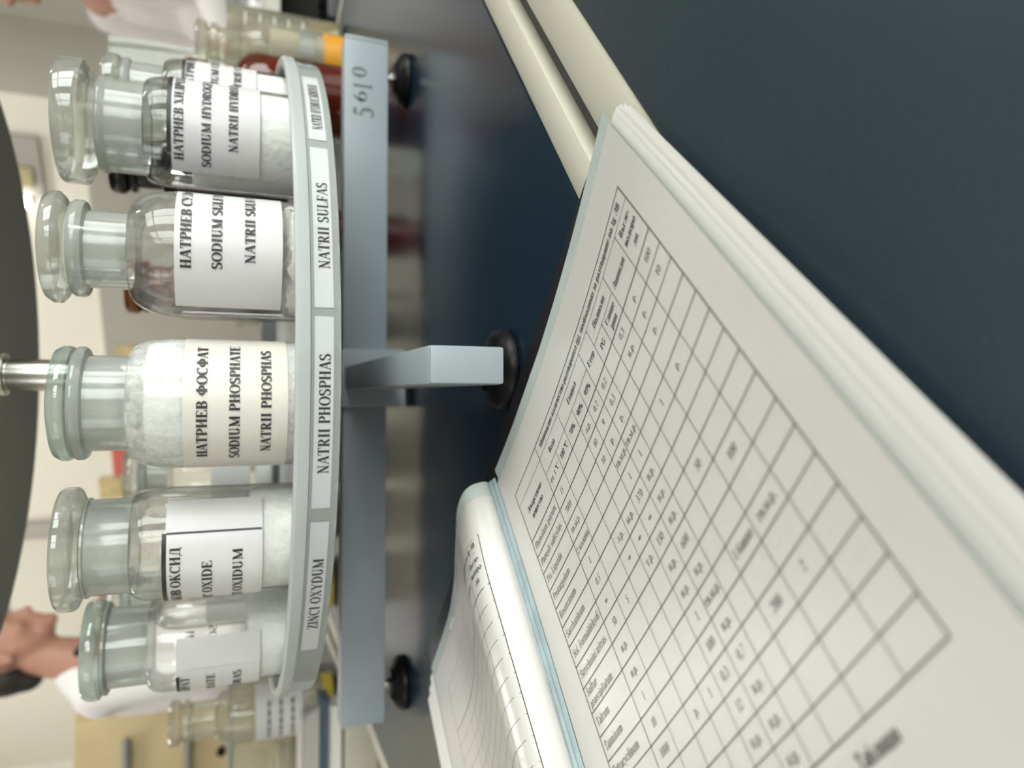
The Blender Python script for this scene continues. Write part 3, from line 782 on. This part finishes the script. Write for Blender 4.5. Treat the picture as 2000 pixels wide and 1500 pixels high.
# printed table
CS = [-.1867, -.1483, -.1309, -.1159, -.1026, -.0907, -.0778, -.0646, -.0529, -.0366, -.0175, 0.0]
T0, T1, T2, TH_ = 0.0, .0088, .0197, .0322
ROWS = [TH_ + .0101 * i + (.0013 if i >= 9 else 0) for i in range(17)]
def strip(mb, f, p, q, wd, n=None):
    """thin printed rule between two sheet points"""
    (x0, y0), (x1, y1) = p, q
    L = math.hypot(x1 - x0, y1 - y0)
    n = n or max(1, int(L / .006))
    ux, uy = (x1 - x0) / L, (y1 - y0) / L
    nx, ny = -uy * wd / 2, ux * wd / 2
    vs = []
    for i in range(n + 1):
        x, y = x0 + ux * L * i / n, y0 + uy * L * i / n
        vs += [f(x + nx, y + ny), f(x - nx, y - ny)]
    mb.add(vs, [(2 * i, 2 * i + 1, 2 * i + 3, 2 * i + 2) for i in range(n)])
def table_rules(mb, f, k_=1.0):
    TB = ROWS[-1]
    thick, mid, thin = .00052, .00042 * k_, .00024 * k_
    for s_ in (CS[0], CS[-1]): strip(mb, f, (s_, T0), (s_, TB), thick)
    strip(mb, f, (CS[0], T0), (CS[-1], T0), mid); strip(mb, f, (CS[0], TB), (CS[-1], TB), thick)
    strip(mb, f, (CS[1], T0), (CS[1], TB), mid)
    strip(mb, f, (CS[0], T1), (CS[-1], T1), thin)
    strip(mb, f, (CS[0], TH_), (CS[-1], TH_), thick)
    for r_ in ROWS[1:-1]: strip(mb, f, (CS[0], r_), (CS[-1], r_), mid)
    for k in range(2, 11):
        strip(mb, f, (CS[k], T1 if k in (3, 6, 7, 9, 10) else T2), (CS[k], TB), .00030)
    for a, b in ((1, 6), (7, 9)): strip(mb, f, (CS[a], T2), (CS[b], T2), thin)
m = MB(); table_rules(m, RP(.00018)); build(m, 'table_rules', M['ink_soft'], pr, False)
CELLS = {(1, 1): '15', (1, 4): 'л.р.', (1, 5): '0,2', (1, 6): '0,2', (1, 8): '0,3', (1, 9): 'р.', (1, 10): '100', (2, 1): '7000', (2, 4): '10', (2, 5): '9', (2, 6): '0,3', (2, 8): 'н.р.', (2, 9): 'р.', (2, 10): '10',
 (3, 1): 'тв.м.р.', (3, 4): '10', (3, 5): 'р.', (3, 6): 'р.', (3, 9): 'р.', (4, 1): '2 колона', (4, 5): 'тв.м.р.', (4, 6): 'тв.м.р.', (5, 6): '1', (5, 5): '1', (6, 6): 'н.р.', (6, 5): '370', (6, 4): 'м.р.', (7, 5): '∞', (7, 6): 'н.р.', (6, 3): 'л.р.', (7, 4): '∞', (8, 6): 'н.р.', (7, 3): '∞', (8, 5): '150', (8, 4): 'т.р.', (9, 6): '600', (9, 5): 'н.р.', (10, 6): 'н.р.', (10, 5): 'н.р.', (11, 6): 'тв.м.р.', (11, 5): '1', (12, 6): 'н.р.', (12, 5): '100', (13, 6): '0,7', (13, 5): '0,3', (13, 4): '1', (14, 6): 'н.р.', (14, 5): '12', (13, 3): 'р.', (15, 6): 'н.р.', (15, 5): 'н.р.', (16, 6): 'н.р.', (8, 8): '50', (9, 9): '100', (11, 9): 'тв.м.р.', (11, 8): '1 бавно', (13, 9): '2', (13, 8): '200', (8, 2): '5', (9, 1): 'н.р.', (10, 1): 'н.р.', (11, 1): '1', (12, 1): '10', (13, 1): '1000', (8, 1): '50', (7, 1): '∞', (6, 1): '0,5', (5, 1): '1', (5, 9): 'р.', (5, 8): '1'}
NAMES = ['Phenolum purum', 'Phenyli salicylas', 'Pix Liquida', 'Protargolum', 'Resorcinum', 'Saccharinum', 'Sol. Formaldehydi', 'Strychnini nitras', None, 'Talcum', 'Tanninum', 'Tetracyclinum']
CP = .0034
m = MB(); g_ = RP(.00020)
fm = lambda x, y: g_(x, -y)                                    # text frame: y runs up the sheet
def put(s, sx, t, cap=CP, bold=False, al='c', maxw=None): add_text(m, s, cap, fm, x0=sx, y0=-(t + cap * .42), bold=bold, align=al, maxw=maxw)
for (r_, c_), s_ in CELLS.items():
    put(s_, (CS[c_] + CS[c_ + 1]) / 2, (ROWS[r_ - 1] + ROWS[r_]) / 2, maxw=(CS[c_ + 1] - CS[c_]) * .92)
for i, s_ in enumerate(NAMES):
    if s_: put(s_, CS[0] + .0022, (ROWS[i] + ROWS[i + 1]) / 2, cap=.0037, al='l', maxw=.0345)
put('Sulfur', CS[0] + .0022, ROWS[8] + .0032, cap=.0037, al='l'); put('praecipitatum', CS[0] + .0022, ROWS[8] + .0083, cap=.0037, al='l', maxw=.03)
H = lambda s, c0, c1, t, **k: put(s, (CS[c0] + CS[c1]) / 2, t, bold=True, maxw=(CS[c1] - CS[c0]) * .93, **k)
H('Минимално количество разтворител (g), необходимо за разтваряне на 1g ЛВ', 1, 11, .0044, cap=.0034)
H('Лекарствено', 0, 1, .0180); H('вещество', 0, 1, .0236)
H('Вода', 1, 3, .0142); H('Етанол', 3, 6, .0142); H('Полиоли', 7, 9, .0142); H('Етер', 6, 7, .0205); H('Липиди', 9, 10, .0205)
H('Въгле-', 10, 11, .0135); H('водоро', 10, 11, .0195); H('ди', 10, 11, .0255)
for c_, s_ in ((1, 'ст. t °C'), (2, '100 °C'), (3, '70%'), (4, '90%'), (5, '95%'), (7, 'PG')): H(s_, c_, c_ + 1, .0260)
H('Глице', 8, 9, .0235); H('рин', 8, 9, .0285)
put('/ Таблици', -.040, .2015, bold=True, cap=.004)
build(m, 'lettering', M['ink_soft'], pr, False)
# welded spine of the sleeves
for k, (s0, s1, z0) in enumerate(((-.2135, -.2100, .0098), (-.2102, -.2066, .0092), (-.2068, -.2028, .0086))):
    m = MB(); m.grid(lambda s, t: bk(s - .047 * t, t, zp(s - .047 * t, t) + .0003 + (-.2028 - s) * .22 + .0008 * math.sin(PI * (s - s0) / (s1 - s0))), rng(s0, s1, 6), rng(-.0290 + .0012 * k, PB, 12)); build(m, 'spine_weld', M['teal'], book)
# left leaf, bulging up from the spine
LPROF = [(-.2110, .0075), (-.2085, .0125), (-.2090, .0180), (-.2118, .0243), (-.2178, .0283), (-.2280, .0295), (-.2385, .0285), (-.2500, .0258), (-.2660, .0221), (-.2830, .0184), (-.3140, .0114), (-.3470, .0065), (-.3750, .0050), (-.4000, .0047), (-.4320, .0046)]
def catmull(pts, n=8):
    out = []
    for i in range(len(pts) - 1):
        p0, p1, p2, p3 = pts[max(i - 1, 0)], pts[i], pts[i + 1], pts[min(i + 2, len(pts) - 1)]
        for j in range(n):
            t = j / n
            out.append(tuple(.5 * ((2 * p1[k]) + (-p0[k] + p2[k]) * t + (2 * p0[k] - 5 * p1[k] + 4 * p2[k] - p3[k]) * t * t + (-p0[k] + 3 * p1[k] - 3 * p2[k] + p3[k]) * t ** 3) for k in (0, 1)))
    return out + [pts[-1]]
LC = catmull(LPROF)
LW = [0.0]
for i in range(1, len(LC)): LW.append(LW[-1] + math.hypot(LC[i][0] - LC[i - 1][0], LC[i][1] - LC[i - 1][1]))
def lprof(wv):
    wv = max(0, min(wv, LW[-1] - 1e-6))
    for i in range(1, len(LW)):
        if LW[i] >= wv: break
    t = (wv - LW[i - 1]) / (LW[i] - LW[i - 1])
    a, b = LC[i - 1], LC[i]
    l = math.hypot(b[0] - a[0], b[1] - a[1])
    return a[0] + (b[0] - a[0]) * t, a[1] + (b[1] - a[1]) * t, (b[1] - a[1]) / l, -(b[0] - a[0]) / l   # s, z, normal (s, z)
def LP(off):
    def f(wv, t):
        s, z, ns, nz = lprof(wv)
        k = 1 - .19 * max(0.0, min(1.0, (.035 - t) / .06)) ** 1.5
        return bk(s + ns * off - (.0015 + .047 * t) * max(0.0, 1 - wv / .018), t, .0042 + (z - .0042) * k + nz * off)
    return f
WT = LW[-1]
lw_list = sorted(set([min(x, WT - .006) for x in LW[::2]] + [WT - .006]))
m = MB(); m.grid(lambda u, v: LP(-.0005)(u, v), rng(0.0005, WT, 90), rng(-.0300, PB + .003, 24)); build(m, 'sleeve', M['sleeve'], book)
m = MB(); m.grid(lambda u, v: LP(0)(u, v), rng(0.0010, WT - .006, 90), rng(-.0190, PB, 24)); pl_ = build(m, 'sheet', M['paper_l'], book)
for i in range(3):
    m = MB(); m.grid(lambda u, v: (lambda p: (p[0] - .010 * (i + 1) * .74, p[1] + .010 * (i + 1) * .67, .0034 + (p[2] - .0042) * (.75 - .2 * i)))(LP(0)(u, v)), rng(.02, WT, 60), rng(-.026 + .004 * i, PB, 16)); build(m, 'leaf', M['paper_edge'], book)
WB = .0195; LT = .0055
fl = lambda off: (lambda s, t: LP(off)(WB - s, t + LT))          # right table border sits at arc length WB
m = MB(); table_rules(m, fl(.0002), .6); build(m, 'table_rules', M['ink_l'], pl_, False)
m = MB(); fq = fl(.00025); fm = lambda x, y: fq(x, -y)
put('разтваряне на 1g ЛВ', -.004, .0044, bold=True, al='r', cap=.0034)
H('Въгле-', 10, 11, .0135); H('водоро', 10, 11, .0195); H('ди', 10, 11, .0255); H('Липиди', 9, 10, .0205)
build(m, 'lettering', M['ink_l'], pl_, False)

# ------------------------------------------------------------------ things standing behind the stand
def jar(name, loc, label, r, h, rn, hn, gm, cat='bottle', fill=None, lab=None, lab_m='beige', band=None, stopper=None, group=None, text=False):
    t = thing(name, loc, label, cat, group)
    sh = h * .80
    pts = [(0, .003), (r - .004, .002), (r, .006), (r, h * .66)]
    for i in range(1, 7):
        a = i / 6 * PI / 2
        pts.append((rn + (r - rn) * math.cos(a), h * .66 + (sh - h * .66) * math.sin(a)))
    pts += [(rn, h - .010), (rn + .004, h - .008), (rn + .004, h - .001), (rn - .003, h)]
    m = MB(); m.lathe(pts, 40); build(m, 'glass_body', M[gm], t, local=True)
    if stopper:
        m = MB(); m.lathe([(0, h - .012), (rn - .003, h - .012), (rn - .0025, h + .001), (rn + .005, h + .005), (rn + .006, h + .014), (rn + .002, h + .018), (0, h + .018)], 32); build(m, 'stopper', M[stopper], t, local=True)
    if fill:
        fz, fm_ = fill
        m = MB(); m.lathe([(0, .005), (r - .006, .005), (r - .003, .009), (r - .003, fz), (0, fz)], 36); build(m, 'contents', M[fm_], t, local=True)
    if lab:
        m = MB(); z0, z1 = lab
        rr_ = r + .0005
        m.grid(lambda u, v: (rr_ * math.sin(u), -rr_ * math.cos(u), v), rng(-1.5, 1.5, 24), [z0, z1]); lo = build(m, 'paper_label', M[lab_m], t, local=True)
        if text:
            m = MB(); rt_ = rr_ + .0005
            for k in range(3):
                zc = z1 - (z1 - z0) * (.28 + .25 * k)
                for j in range(5):                                     # worn print, too small to read
                    a0 = -.75 + j * .3
                    m.grid(lambda u, v: (rt_ * math.sin(u), -rt_ * math.cos(u), v), rng(a0, a0 + .24, 3), [zc - .0022, zc + .0022])
            build(m, 'worn_print', M['pencil'], lo, local=True)
    if band:
        z0, z1, bm_ = band
        m = MB(); rr2 = r + .0008
        m.lathe([(rr2, z0), (rr2, z1)], 40); build(m, 'coloured_band', M[bm_], t, local=True)
    return t
jar('amber_bottle', (0.345, 0.215, 0.0006), 'squat red brown amber bottle on the blue table behind the stand', .0425, .19, .02, .03, 'amber', fill=(.118, 'brown_liquid'), stopper='amber_solid')
jar('reagent_bottle', (0.452, 0.345, 0.0006), 'clear bottle with an orange foot beyond the red brown bottle', .036, .185, .022, .03, 'old_glass', fill=(.110, 'beige'), stopper='old_glass', lab=(.052, .074), lab_m='bar', band=(.012, .042, 'orange_liquid'))
jar('amber_bottle', (0.205, 0.30, 0.0006), 'small brown bottle behind the tray on the blue table', .028, .13, .013, .02, 'amber', fill=(.07, 'brown_liquid'), stopper='amber_solid')
jar('reagent_bottle', (0.10, 0.36, 0.0006), 'pale jar standing on the blue table behind the stand', .036, .15, .02, .02, 'old_glass', fill=(.09, 'powder'), lab=(.03, .08))
jar('reagent_bottle', (-0.10, 0.40, 0.0006), 'beige labelled jar on the blue table behind the hub', .042, .15, .024, .02, 'old_glass', fill=(.09, 'beige'), lab=(.02, .085))
jar('reagent_bottle', (-0.315, 0.50, 0.0006), 'clear jar with a yellow band and bluish contents behind the tray', .040, .16, .024, .02, 'old_glass', fill=(.06, 'grey'), lab=(.05, .10), band=(.004, .011, 'yellow'))
jar('reagent_bottle', (-0.205, 0.47, 0.0006), 'jar with a beige label next to the yellow banded jar', .038, .15, .022, .02, 'old_glass', fill=(.08, 'beige'), lab=(.02, .08))
jar('reagent_bottle', (-0.487, 0.46, 0.0006), 'clear jar with a three line white label by the end of the tray', .040, .215, .026, .03, 'old_glass', fill=(.05, 'beige'), lab=(.052, .118), lab_m='label', band=(.008, .022, 'yellow'), stopper='old_glass', text=True)
# glass beaker with etched lines at the table end
t = thing('glass_beaker', (0.525, 0.45, 0.0006), 'tall glass beaker near the white sleeve at the table end', 'beaker')
m = MB(); m.lathe([(0, .002), (.034, .002), (.037, .006), (.037, .160), (.041, .166), (.0395, .166), (.0355, .160), (.0355, .008), (0, .006)], 40); build(m, 'wall', M['old_glass'], t, local=True)
m = MB(); m.lathe([(0, .009), (.0345, .009), (.0345, .05), (0, .05)], 32); build(m, 'contents', M['yellow'], t, local=True)
for i in range(5):
    m = MB(); z = .06 + i * .02; m.grid(lambda u, v: (.0374 * math.sin(u), -.0374 * math.cos(u), v), rng(-.4, .4, 6), [z, z + .0016]); build(m, 'graduation', M['white'], t, local=True)
# sheet of glass standing at the far table edge
t = thing('glass_sheet', (0.47, 0.60, 0.0), 'greenish sheet of glass standing behind the bottles', 'glass')
m = MB(); m.box((0.47, 0.60, 0.172), (.17, .006, .338), 0.0, bev=.001); build(m, 'pane', M['screen'], t)
m = MB(); m.box((0.47, 0.60, 0.0045), (.18, .03, .008), 0.0, bev=.002); build(m, 'foot_rail', M['bar'], t)

# low clear box of jars, papers and a blue folder on the table beyond
t = thing('storage_box', (-0.66, 0.60, 0.0), 'beige see-through box with a dark rim on the table beyond', 'box')
m = MB(); bx0, bx1, by0, by1, bh = -.80, -.515, .535, .70, .150
m.prism([(bx0, by0), (bx1, by0), (bx1, by0 + .003), (bx0, by0 + .003)], .001, bh); m.prism([(bx0, by1 - .003), (bx1, by1 - .003), (bx1, by1), (bx0, by1)], .001, bh)
m.prism([(bx0, by0), (bx0 + .003, by0), (bx0 + .003, by1), (bx0, by1)], .001, bh); m.prism([(bx1 - .003, by0), (bx1, by0), (bx1, by1), (bx1 - .003, by1)], .001, bh); m.prism([(bx0, by0), (bx1, by0), (bx1, by1), (bx0, by1)], .0005, .004)
build(m, 'box_body', M['old_glass'], t, False)
m = MB()
for y in (by0, by1): m.box(((bx0 + bx1) / 2, y, bh + .003), (bx1 - bx0 + .01, .008, .008), 0, bev=.002)
for x in (bx0, bx1): m.box((x, (by0 + by1) / 2, bh + .003), (.008, by1 - by0, .008), 0, bev=.002)
build(m, 'rim', M['bar'], t)
for i, (x, y, hh, c_) in enumerate(((-.555, .58, .12, 'beige'), (-.625, .585, .11, 'powder'), (-.70, .58, .12, 'beige'), (-.56, .65, .12, 'powder'))):
    jar('storage_jar', (x, y, .0045), ['small jar with beige contents at the near corner of the box', 'small jar with white contents in the middle of the box', 'small jar with beige contents at the far end of the box', 'small jar with white contents at the back of the box'][i], .029, hh, .018, .02, 'old_glass', fill=(.075, c_), lab=(.02, .06), group='jars in the see-through box')
bk_ = [('book', (-0.615, 0.425, .0006), (.30, .075, .0185), 'cream', 'cream bound book lying at the edge of the far table'), ('folder', (-0.612, 0.428, .0196), (.31, .075, .0115), 'blue', 'dark blue folder lying on the cream book')]
for nm, c_, s_, mm, lb in bk_:
    t = thing(nm, c_, lb, nm)
    m = MB(); m.box((c_[0], c_[1], c_[2] + s_[2] / 2), (s_[0] - .006, s_[1] - .006, s_[2] - .004), 0); build(m, 'pages', M['paper_edge'] if nm == 'book' else M[mm], t, False)
    for z in (c_[2] + .001, c_[2] + s_[2] - .001):
        m = MB(); m.box((c_[0], c_[1], z), (s_[0], s_[1], .002), 0, bev=.0006); build(m, 'cover', M[mm], t)
t = thing('paper_stack', (-0.62, 0.43, .0315), 'loose stack of white paper on the blue folder', 'paper')
for i in range(14):
    m = MB(); m.box((-0.62 + .004 * math.sin(i * 2.3) - .0008 * i, 0.43 + .002 * math.cos(i * 1.7), .0327 + i * .0019), (.30, .07, .0016), .02 * math.sin(i * 3.1)); build(m, 'sheet', M['paper'], t, False)

# pale cabinet behind the person, with grey bar arms
cab = thing('wall_cabinet', (-1.50, 2.32, FLOOR), 'pale yellow cupboard with horizontal grey bars behind the person', 'cupboard')
m = MB(); m.box((-1.50, 2.40, (FLOOR + .66) / 2), (.70, .36, .66 - FLOOR), 0, bev=.004); build(m, 'carcass', M['pine'], cab)
for x in (-1.325, -1.675):
    m = MB(); m.box((x, 2.212, (FLOOR + .65) / 2 + .02), (.342, .018, .62 - FLOOR), 0, bev=.003); build(m, 'door', M['pine'], cab)
for i, (z, x1) in enumerate(((.49, -1.238), (.292, -1.222))):
    m = MB(); m.tube((x1, 2.17, z), (-1.60, 2.17, z - .004), .0165, n=20); m.ell((x1, 2.17, z), (.0165, .0165, .0165), 16, 10)
    for x in (-1.30, -1.55): m.tube((x, 2.17, z), (x, 2.205, z), .008, n=10)
    build(m, 'bar', M['bar'], cab)
m = MB(); m.tube((-1.335, 2.2025, .18), (-1.335, 2.185, .18), .016, n=20); build(m, 'knob', M['rubber'], cab)
# low cream cabinet with dark compartment beyond the right end of the table
cab2 = thing('low_cabinet', (0.92, 1.02, FLOOR), 'cream open cabinet with a dark compartment beyond the table end', 'cabinet')
m = MB()
m.box((0.735, 1.02, (FLOOR + .07) / 2), (.03, .36, .07 - FLOOR), 0); m.box((1.225, 1.02, (FLOOR + .07) / 2), (.03, .36, .07 - FLOOR), 0)
m.box((0.98, 1.02, .085), (.54, .38, .03), 0); m.box((0.98, 1.02, -.16), (.48, .36, .024), 0); m.box((0.98, 1.19, (FLOOR + .07) / 2), (.48, .02, .07 - FLOOR), 0)
build(m, 'carcass', M['cabinet'], cab2, False)
m = MB(); m.box((0.98, 1.175, -.04), (.46, .006, .2), 0); build(m, 'back_panel', M['dark'], cab2, False)
t = thing('black_box', (0.93, 1.03, -.147), 'black instrument case inside the open cabinet', 'case')
m = MB(); m.box((0.93, 1.03, -.0905), (.2, .18, .11), 0, bev=.012); build(m, 'case_body', M['cover'], t)
m = MB(); m.box((0.93, 1.03, -.0315), (.06, .03, .008), 0, bev=.003); build(m, 'handle', M['rubber'], t)
t = thing('paper_packet', (0.86, 0.94, .1003), 'white packet with blue print on the cream cabinet', 'packet')
m = MB(); m.box((0.86, 0.94, .1145), (.16, .09, .028), .1, bev=.004); build(m, 'wrapper', M['paper'], t)
m = MB(); m.box((0.86, 0.8935, .112), (.10, .002, .008), .1); build(m, 'blue_print', M['blue'], t, False)
# cards pinned on the far wall
for i, (a, z, wd, hh, mm, lb) in enumerate(((1.665, .765, .13, .12, 'poster_g', 'olive picture card on the far wall'), (1.83, .70, .19, .07, 'poster_r', 'red card on the far wall below the olive card'), (2.01, .74, .15, .14, 'poster_y', 'yellow picture card on the far wall by the door frame'), (1.14, .63, .06, .085, 'poster_y', 'small yellowish card alone on the darker dado'), (2.82, .85, .07, .06, 'poster_r', 'small red card on the door'))):
    m = MB(); m.box(tuple(RM(a, .030 if a > 2.5 else .010, z)), (wd, .004, hh), math.atan2(E1.y, E1.x)); tag(build(m, 'wall_card', M[mm], None, False), lb, 'card', 'cards on the far wall')

# ------------------------------------------------------------------ people
def capsule(mb, p0, p1, r0, r1, n=16):
    p0, p1 = Vector(p0), Vector(p1)
    mb.tube(p0, p1, r0, r1, n)
    mb.ell(p0, (r0,) * 3, 16, 10); mb.ell(p1, (r1,) * 3, 16, 10)
def remeshed(mb, name, m_, parent, voxel=.009, it=6):
    """fuse the overlapping lumps into one continuous skin"""
    me = mb.mesh(name, m_)
    o = bpy.data.objects.new(name, me); COL.objects.link(o)
    r = o.modifiers.new('r', 'REMESH'); r.mode = 'VOXEL'; r.voxel_size = voxel; r.use_smooth_shade = True
    s = o.modifiers.new('s', 'SMOOTH'); s.factor = .5; s.iterations = it
    dg = bpy.context.evaluated_depsgraph_get()
    me2 = bpy.data.meshes.new_from_object(o.evaluated_get(dg))
    me2.materials.clear(); me2.materials.append(m_)
    me2.polygons.foreach_set('use_smooth', [True] * len(me2.polygons))
    o.modifiers.clear(); o.data = me2
    off = ROOT.get(parent.name, Vector())
    me2.transform(Matrix.Translation(-off))
    o.parent = parent
    ROOT[o.name] = off
    return o
def hand(mb, wrist, d, up, sgn=1, k=1.0):
    """palm and five separate bent fingers"""
    d = Vector(d).normalized(); up = Vector(up).normalized(); sd = d.cross(up).normalized() * sgn
    w_ = Vector(wrist)
    for q in (-.024, -.008, .008, .024): capsule(mb, w_ + sd * q * .6, w_ + d * .085 * k + sd * q, .017, .012, 10)
    for q, l in ((-.030, .062), (-.010, .078), (.010, .083), (.030, .074)):
        a = w_ + d * .085 * k + sd * q
        b = a + (d * .8 - up * .35) * l * .5
        c = b + (d * .35 - up * .8) * l * .5
        capsule(mb, a, b, .0105, .0095, 10); capsule(mb, b, c, .0095, .0078, 10)
    a = w_ + d * .03 + sd * .03
    b = a + (d * .6 + sd * .7) * .04; c = b + (d * .9 - up * .2) * .032
    capsule(mb, a, b, .0135, .0115, 10); capsule(mb, b, c, .0115, .009, 10)
def head(mb, c, fx, tilt=0.0):
    """profile head looking along +x (fx = 1); c is the head centre"""
    rot = Matrix.Rotation(tilt, 3, 'Y')
    def P(x, y, z): v = rot @ Vector((x * fx, y, z)); return (c[0] + v.x, c[1] + v.y, c[2] + v.z)
    E_ = lambda x, y, z, r, n=20: mb.ell(P(x, y, z), r, n, 14, rot)
    E_(-.012, 0, .030, (.094, .074, .085)); E_(.022, 0, -.028, (.068, .062, .082)); E_(.050, 0, -.078, (.040, .044, .030))
    E_(.079, 0, -.094, (.016, .022, .016)); E_(.083, 0, -.060, (.0125, .024, .0085)); E_(.081, 0, -.072, (.0125, .022, .0085))
    E_(.088, 0, -.022, (.014, .013, .028)); E_(.101, 0, -.034, (.013, .013, .012)); E_(.082, 0, .026, (.018, .050, .014))
    for y in (-1, 1):
        E_(.070, y * .030, .004, (.014, .016, .010)); E_(.058, y * .046, -.028, (.024, .016, .022))
        E_(-.010, y * .074, -.010, (.019, .008, .032)); E_(-.006, y * .078, -.030, (.010, .006, .012))
def person_standing(loc, fx, zchin, hx, lean, label, hair_long=False, turn=0.0):
    X0, Y0 = loc
    t = thing('person', (X0, Y0, FLOOR), label, 'person')
    hc = Vector((hx, Y0, zchin + .105))
    zs = zchin - .115                                             # shoulder line
    mb = MB()
    head(mb, hc, fx, lean)
    capsule(mb, (hx - .032 * fx, Y0, zchin + .03), (X0 + .01 * fx, Y0, zs + .02), .052, .062)
    capsule(mb, (X0, Y0, zs - .05), (X0, Y0, FLOOR + .92), .10, .11); capsule(mb, (X0, Y0 - .13, zs - .02), (X0, Y0 + .13, zs - .02), .06, .06)
    for y in (-1, 1):
        capsule(mb, (X0, Y0 + y * .09, FLOOR + .86), (X0 + .01 * fx, Y0 + y * .09, FLOOR + .47), .082, .056)
        capsule(mb, (X0 + .01 * fx, Y0 + y * .09, FLOOR + .47), (X0 - .02 * fx, Y0 + y * .09, FLOOR + .09), .054, .038)
        capsule(mb, (X0 - .03 * fx, Y0 + y * .09, FLOOR + .045), (X0 + .14 * fx, Y0 + y * .09, FLOOR + .035), .042, .034)
        sh = Vector((X0 + .01 * fx, Y0 + y * .185, zs - .02)); el = Vector((X0 + .035 * fx, Y0 + y * .215, zs - .31)); wr = Vector((X0 + .20 * fx, Y0 + y * .15, zs - .37))
        capsule(mb, sh, el, .048, .04); capsule(mb, el, wr, .039, .027)
        hand(mb, wr, (fx, 0, -.15), (0, 0, 1), -y * fx)
    body = remeshed(mb, 'body', M['skin'], t, .0075, 4)
    cm = MB()
    capsule(cm, (X0 - .010 * fx, Y0, zs - .075), (X0 - .010 * fx, Y0, FLOOR + .95), .112, .12); capsule(cm, (X0 - .02 * fx, Y0 - .06, zs - .08), (X0 - .02 * fx, Y0 - .06, FLOOR + .95), .100, .11); capsule(cm, (X0 - .02 * fx, Y0 + .06, zs - .08), (X0 - .02 * fx, Y0 + .06, FLOOR + .95), .100, .11)
    capsule(cm, (X0 - .02 * fx, Y0 - .14, zs - .03), (X0 - .02 * fx, Y0 + .14, zs - .03), .075, .075); capsule(cm, (X0 - .03 * fx, Y0, zs + .01), (X0 - .012 * fx, Y0, zs + .045), .085, .066)
    capsule(cm, (X0, Y0, FLOOR + .95), (X0, Y0, FLOOR + .50), .155, .19)
    for y in (-1, 1):
        sh = Vector((X0 + .01 * fx, Y0 + y * .185, zs - .035)); el = Vector((X0 + .035 * fx, Y0 + y * .215, zs - .31)); wr = Vector((X0 + .19 * fx, Y0 + y * .15, zs - .37))
        capsule(cm, sh, el, .070, .062); capsule(cm, el, wr, .060, .046)
    rnd = random.Random(3)
    for i in range(26):                                            # folds in the cloth
        a = rnd.uniform(0, 2 * PI); z = rnd.uniform(zs - .5, zs - .1)
        cm.ell((X0 - .012 * fx + .118 * math.cos(a), Y0 + .16 * math.sin(a), z), (.016, .016, rnd.uniform(.05, .12)), 10, 8)
    coat = remeshed(cm, 'coat', M['coat'], t, .011, 5)
    tr = MB()
    for y in (-1, 1):
        capsule(tr, (X0, Y0 + y * .09, FLOOR + .62), (X0 - .01 * fx, Y0 + y * .09, FLOOR + .10), .082, .062)
        capsule(tr, (X0 - .03 * fx, Y0 + y * .09, FLOOR + .052), (X0 + .15 * fx, Y0 + y * .09, FLOOR + .047), .051, .046)
    remeshed(tr, 'trousers', M['cloth_dark'], t, .012, 3)
    hm = MB()
    rot = Matrix.Rotation(lean, 3, 'Y')
    def HP(x, y, z): v = rot @ Vector((x * fx, y, z)); return (hc.x + v.x, hc.y + v.y, hc.z + v.z)
    hm.ell(HP(-.032, 0, .052), (.097, .084, .080), 24, 16, rot); hm.ell(HP(-.078, 0, -.005), (.050, .068, .075), 24, 16, rot); hm.ell(HP(-.082, 0, -.055), (.034, .050, .045), 20, 14, rot)
    if hair_long: capsule(hm, HP(-.09, 0, -.02), HP(-.10, 0, -.20), .05, .035)
    remeshed(hm, 'hair', M['hair'], t, .007, 3)
    cl = MB(); capsule(cl, (hx - .020 * fx, Y0 - .05, zs + .045), (hx + .002 * fx, Y0 - .03, zs + .02), .012, .012); capsule(cl, (hx - .020 * fx, Y0 + .05, zs + .045), (hx + .002 * fx, Y0 + .03, zs + .02), .012, .012); capsule(cl, (hx + .002 * fx, Y0 - .03, zs + .02), (hx + .002 * fx, Y0 + .03, zs + .02), .012, .012)
    remeshed(cl, 'dark_collar', M['cloth_dark'], t, .006, 2)
    return t
person_standing((-0.762, 1.60), 1, 0.606, -0.690, 0.14, 'person in a white coat with short dark hair standing in profile behind the bottles')
person_standing((1.185, 1.62), -1, 0.66, 1.16, 0.0, 'person in a white coat at the edge of the view beyond the table end')

# small lit lamp beside the wall niche
t = thing('wall_lamp', tuple(RM(0.42, 0.0, 0.93)), 'small glowing white lamp on the far wall', 'lamp')
m = MB(); m.tube(RM(0.42, 0.0, 0.955), RM(0.42, 0.03, 0.955), .026, n=20); build(m, 'base', M['white'], t)
m = MB(); m.ell(tuple(RM(0.42, 0.05, 0.955)), (.022, .022, .026), 20, 14); build(m, 'bulb', M['lamp'], t)
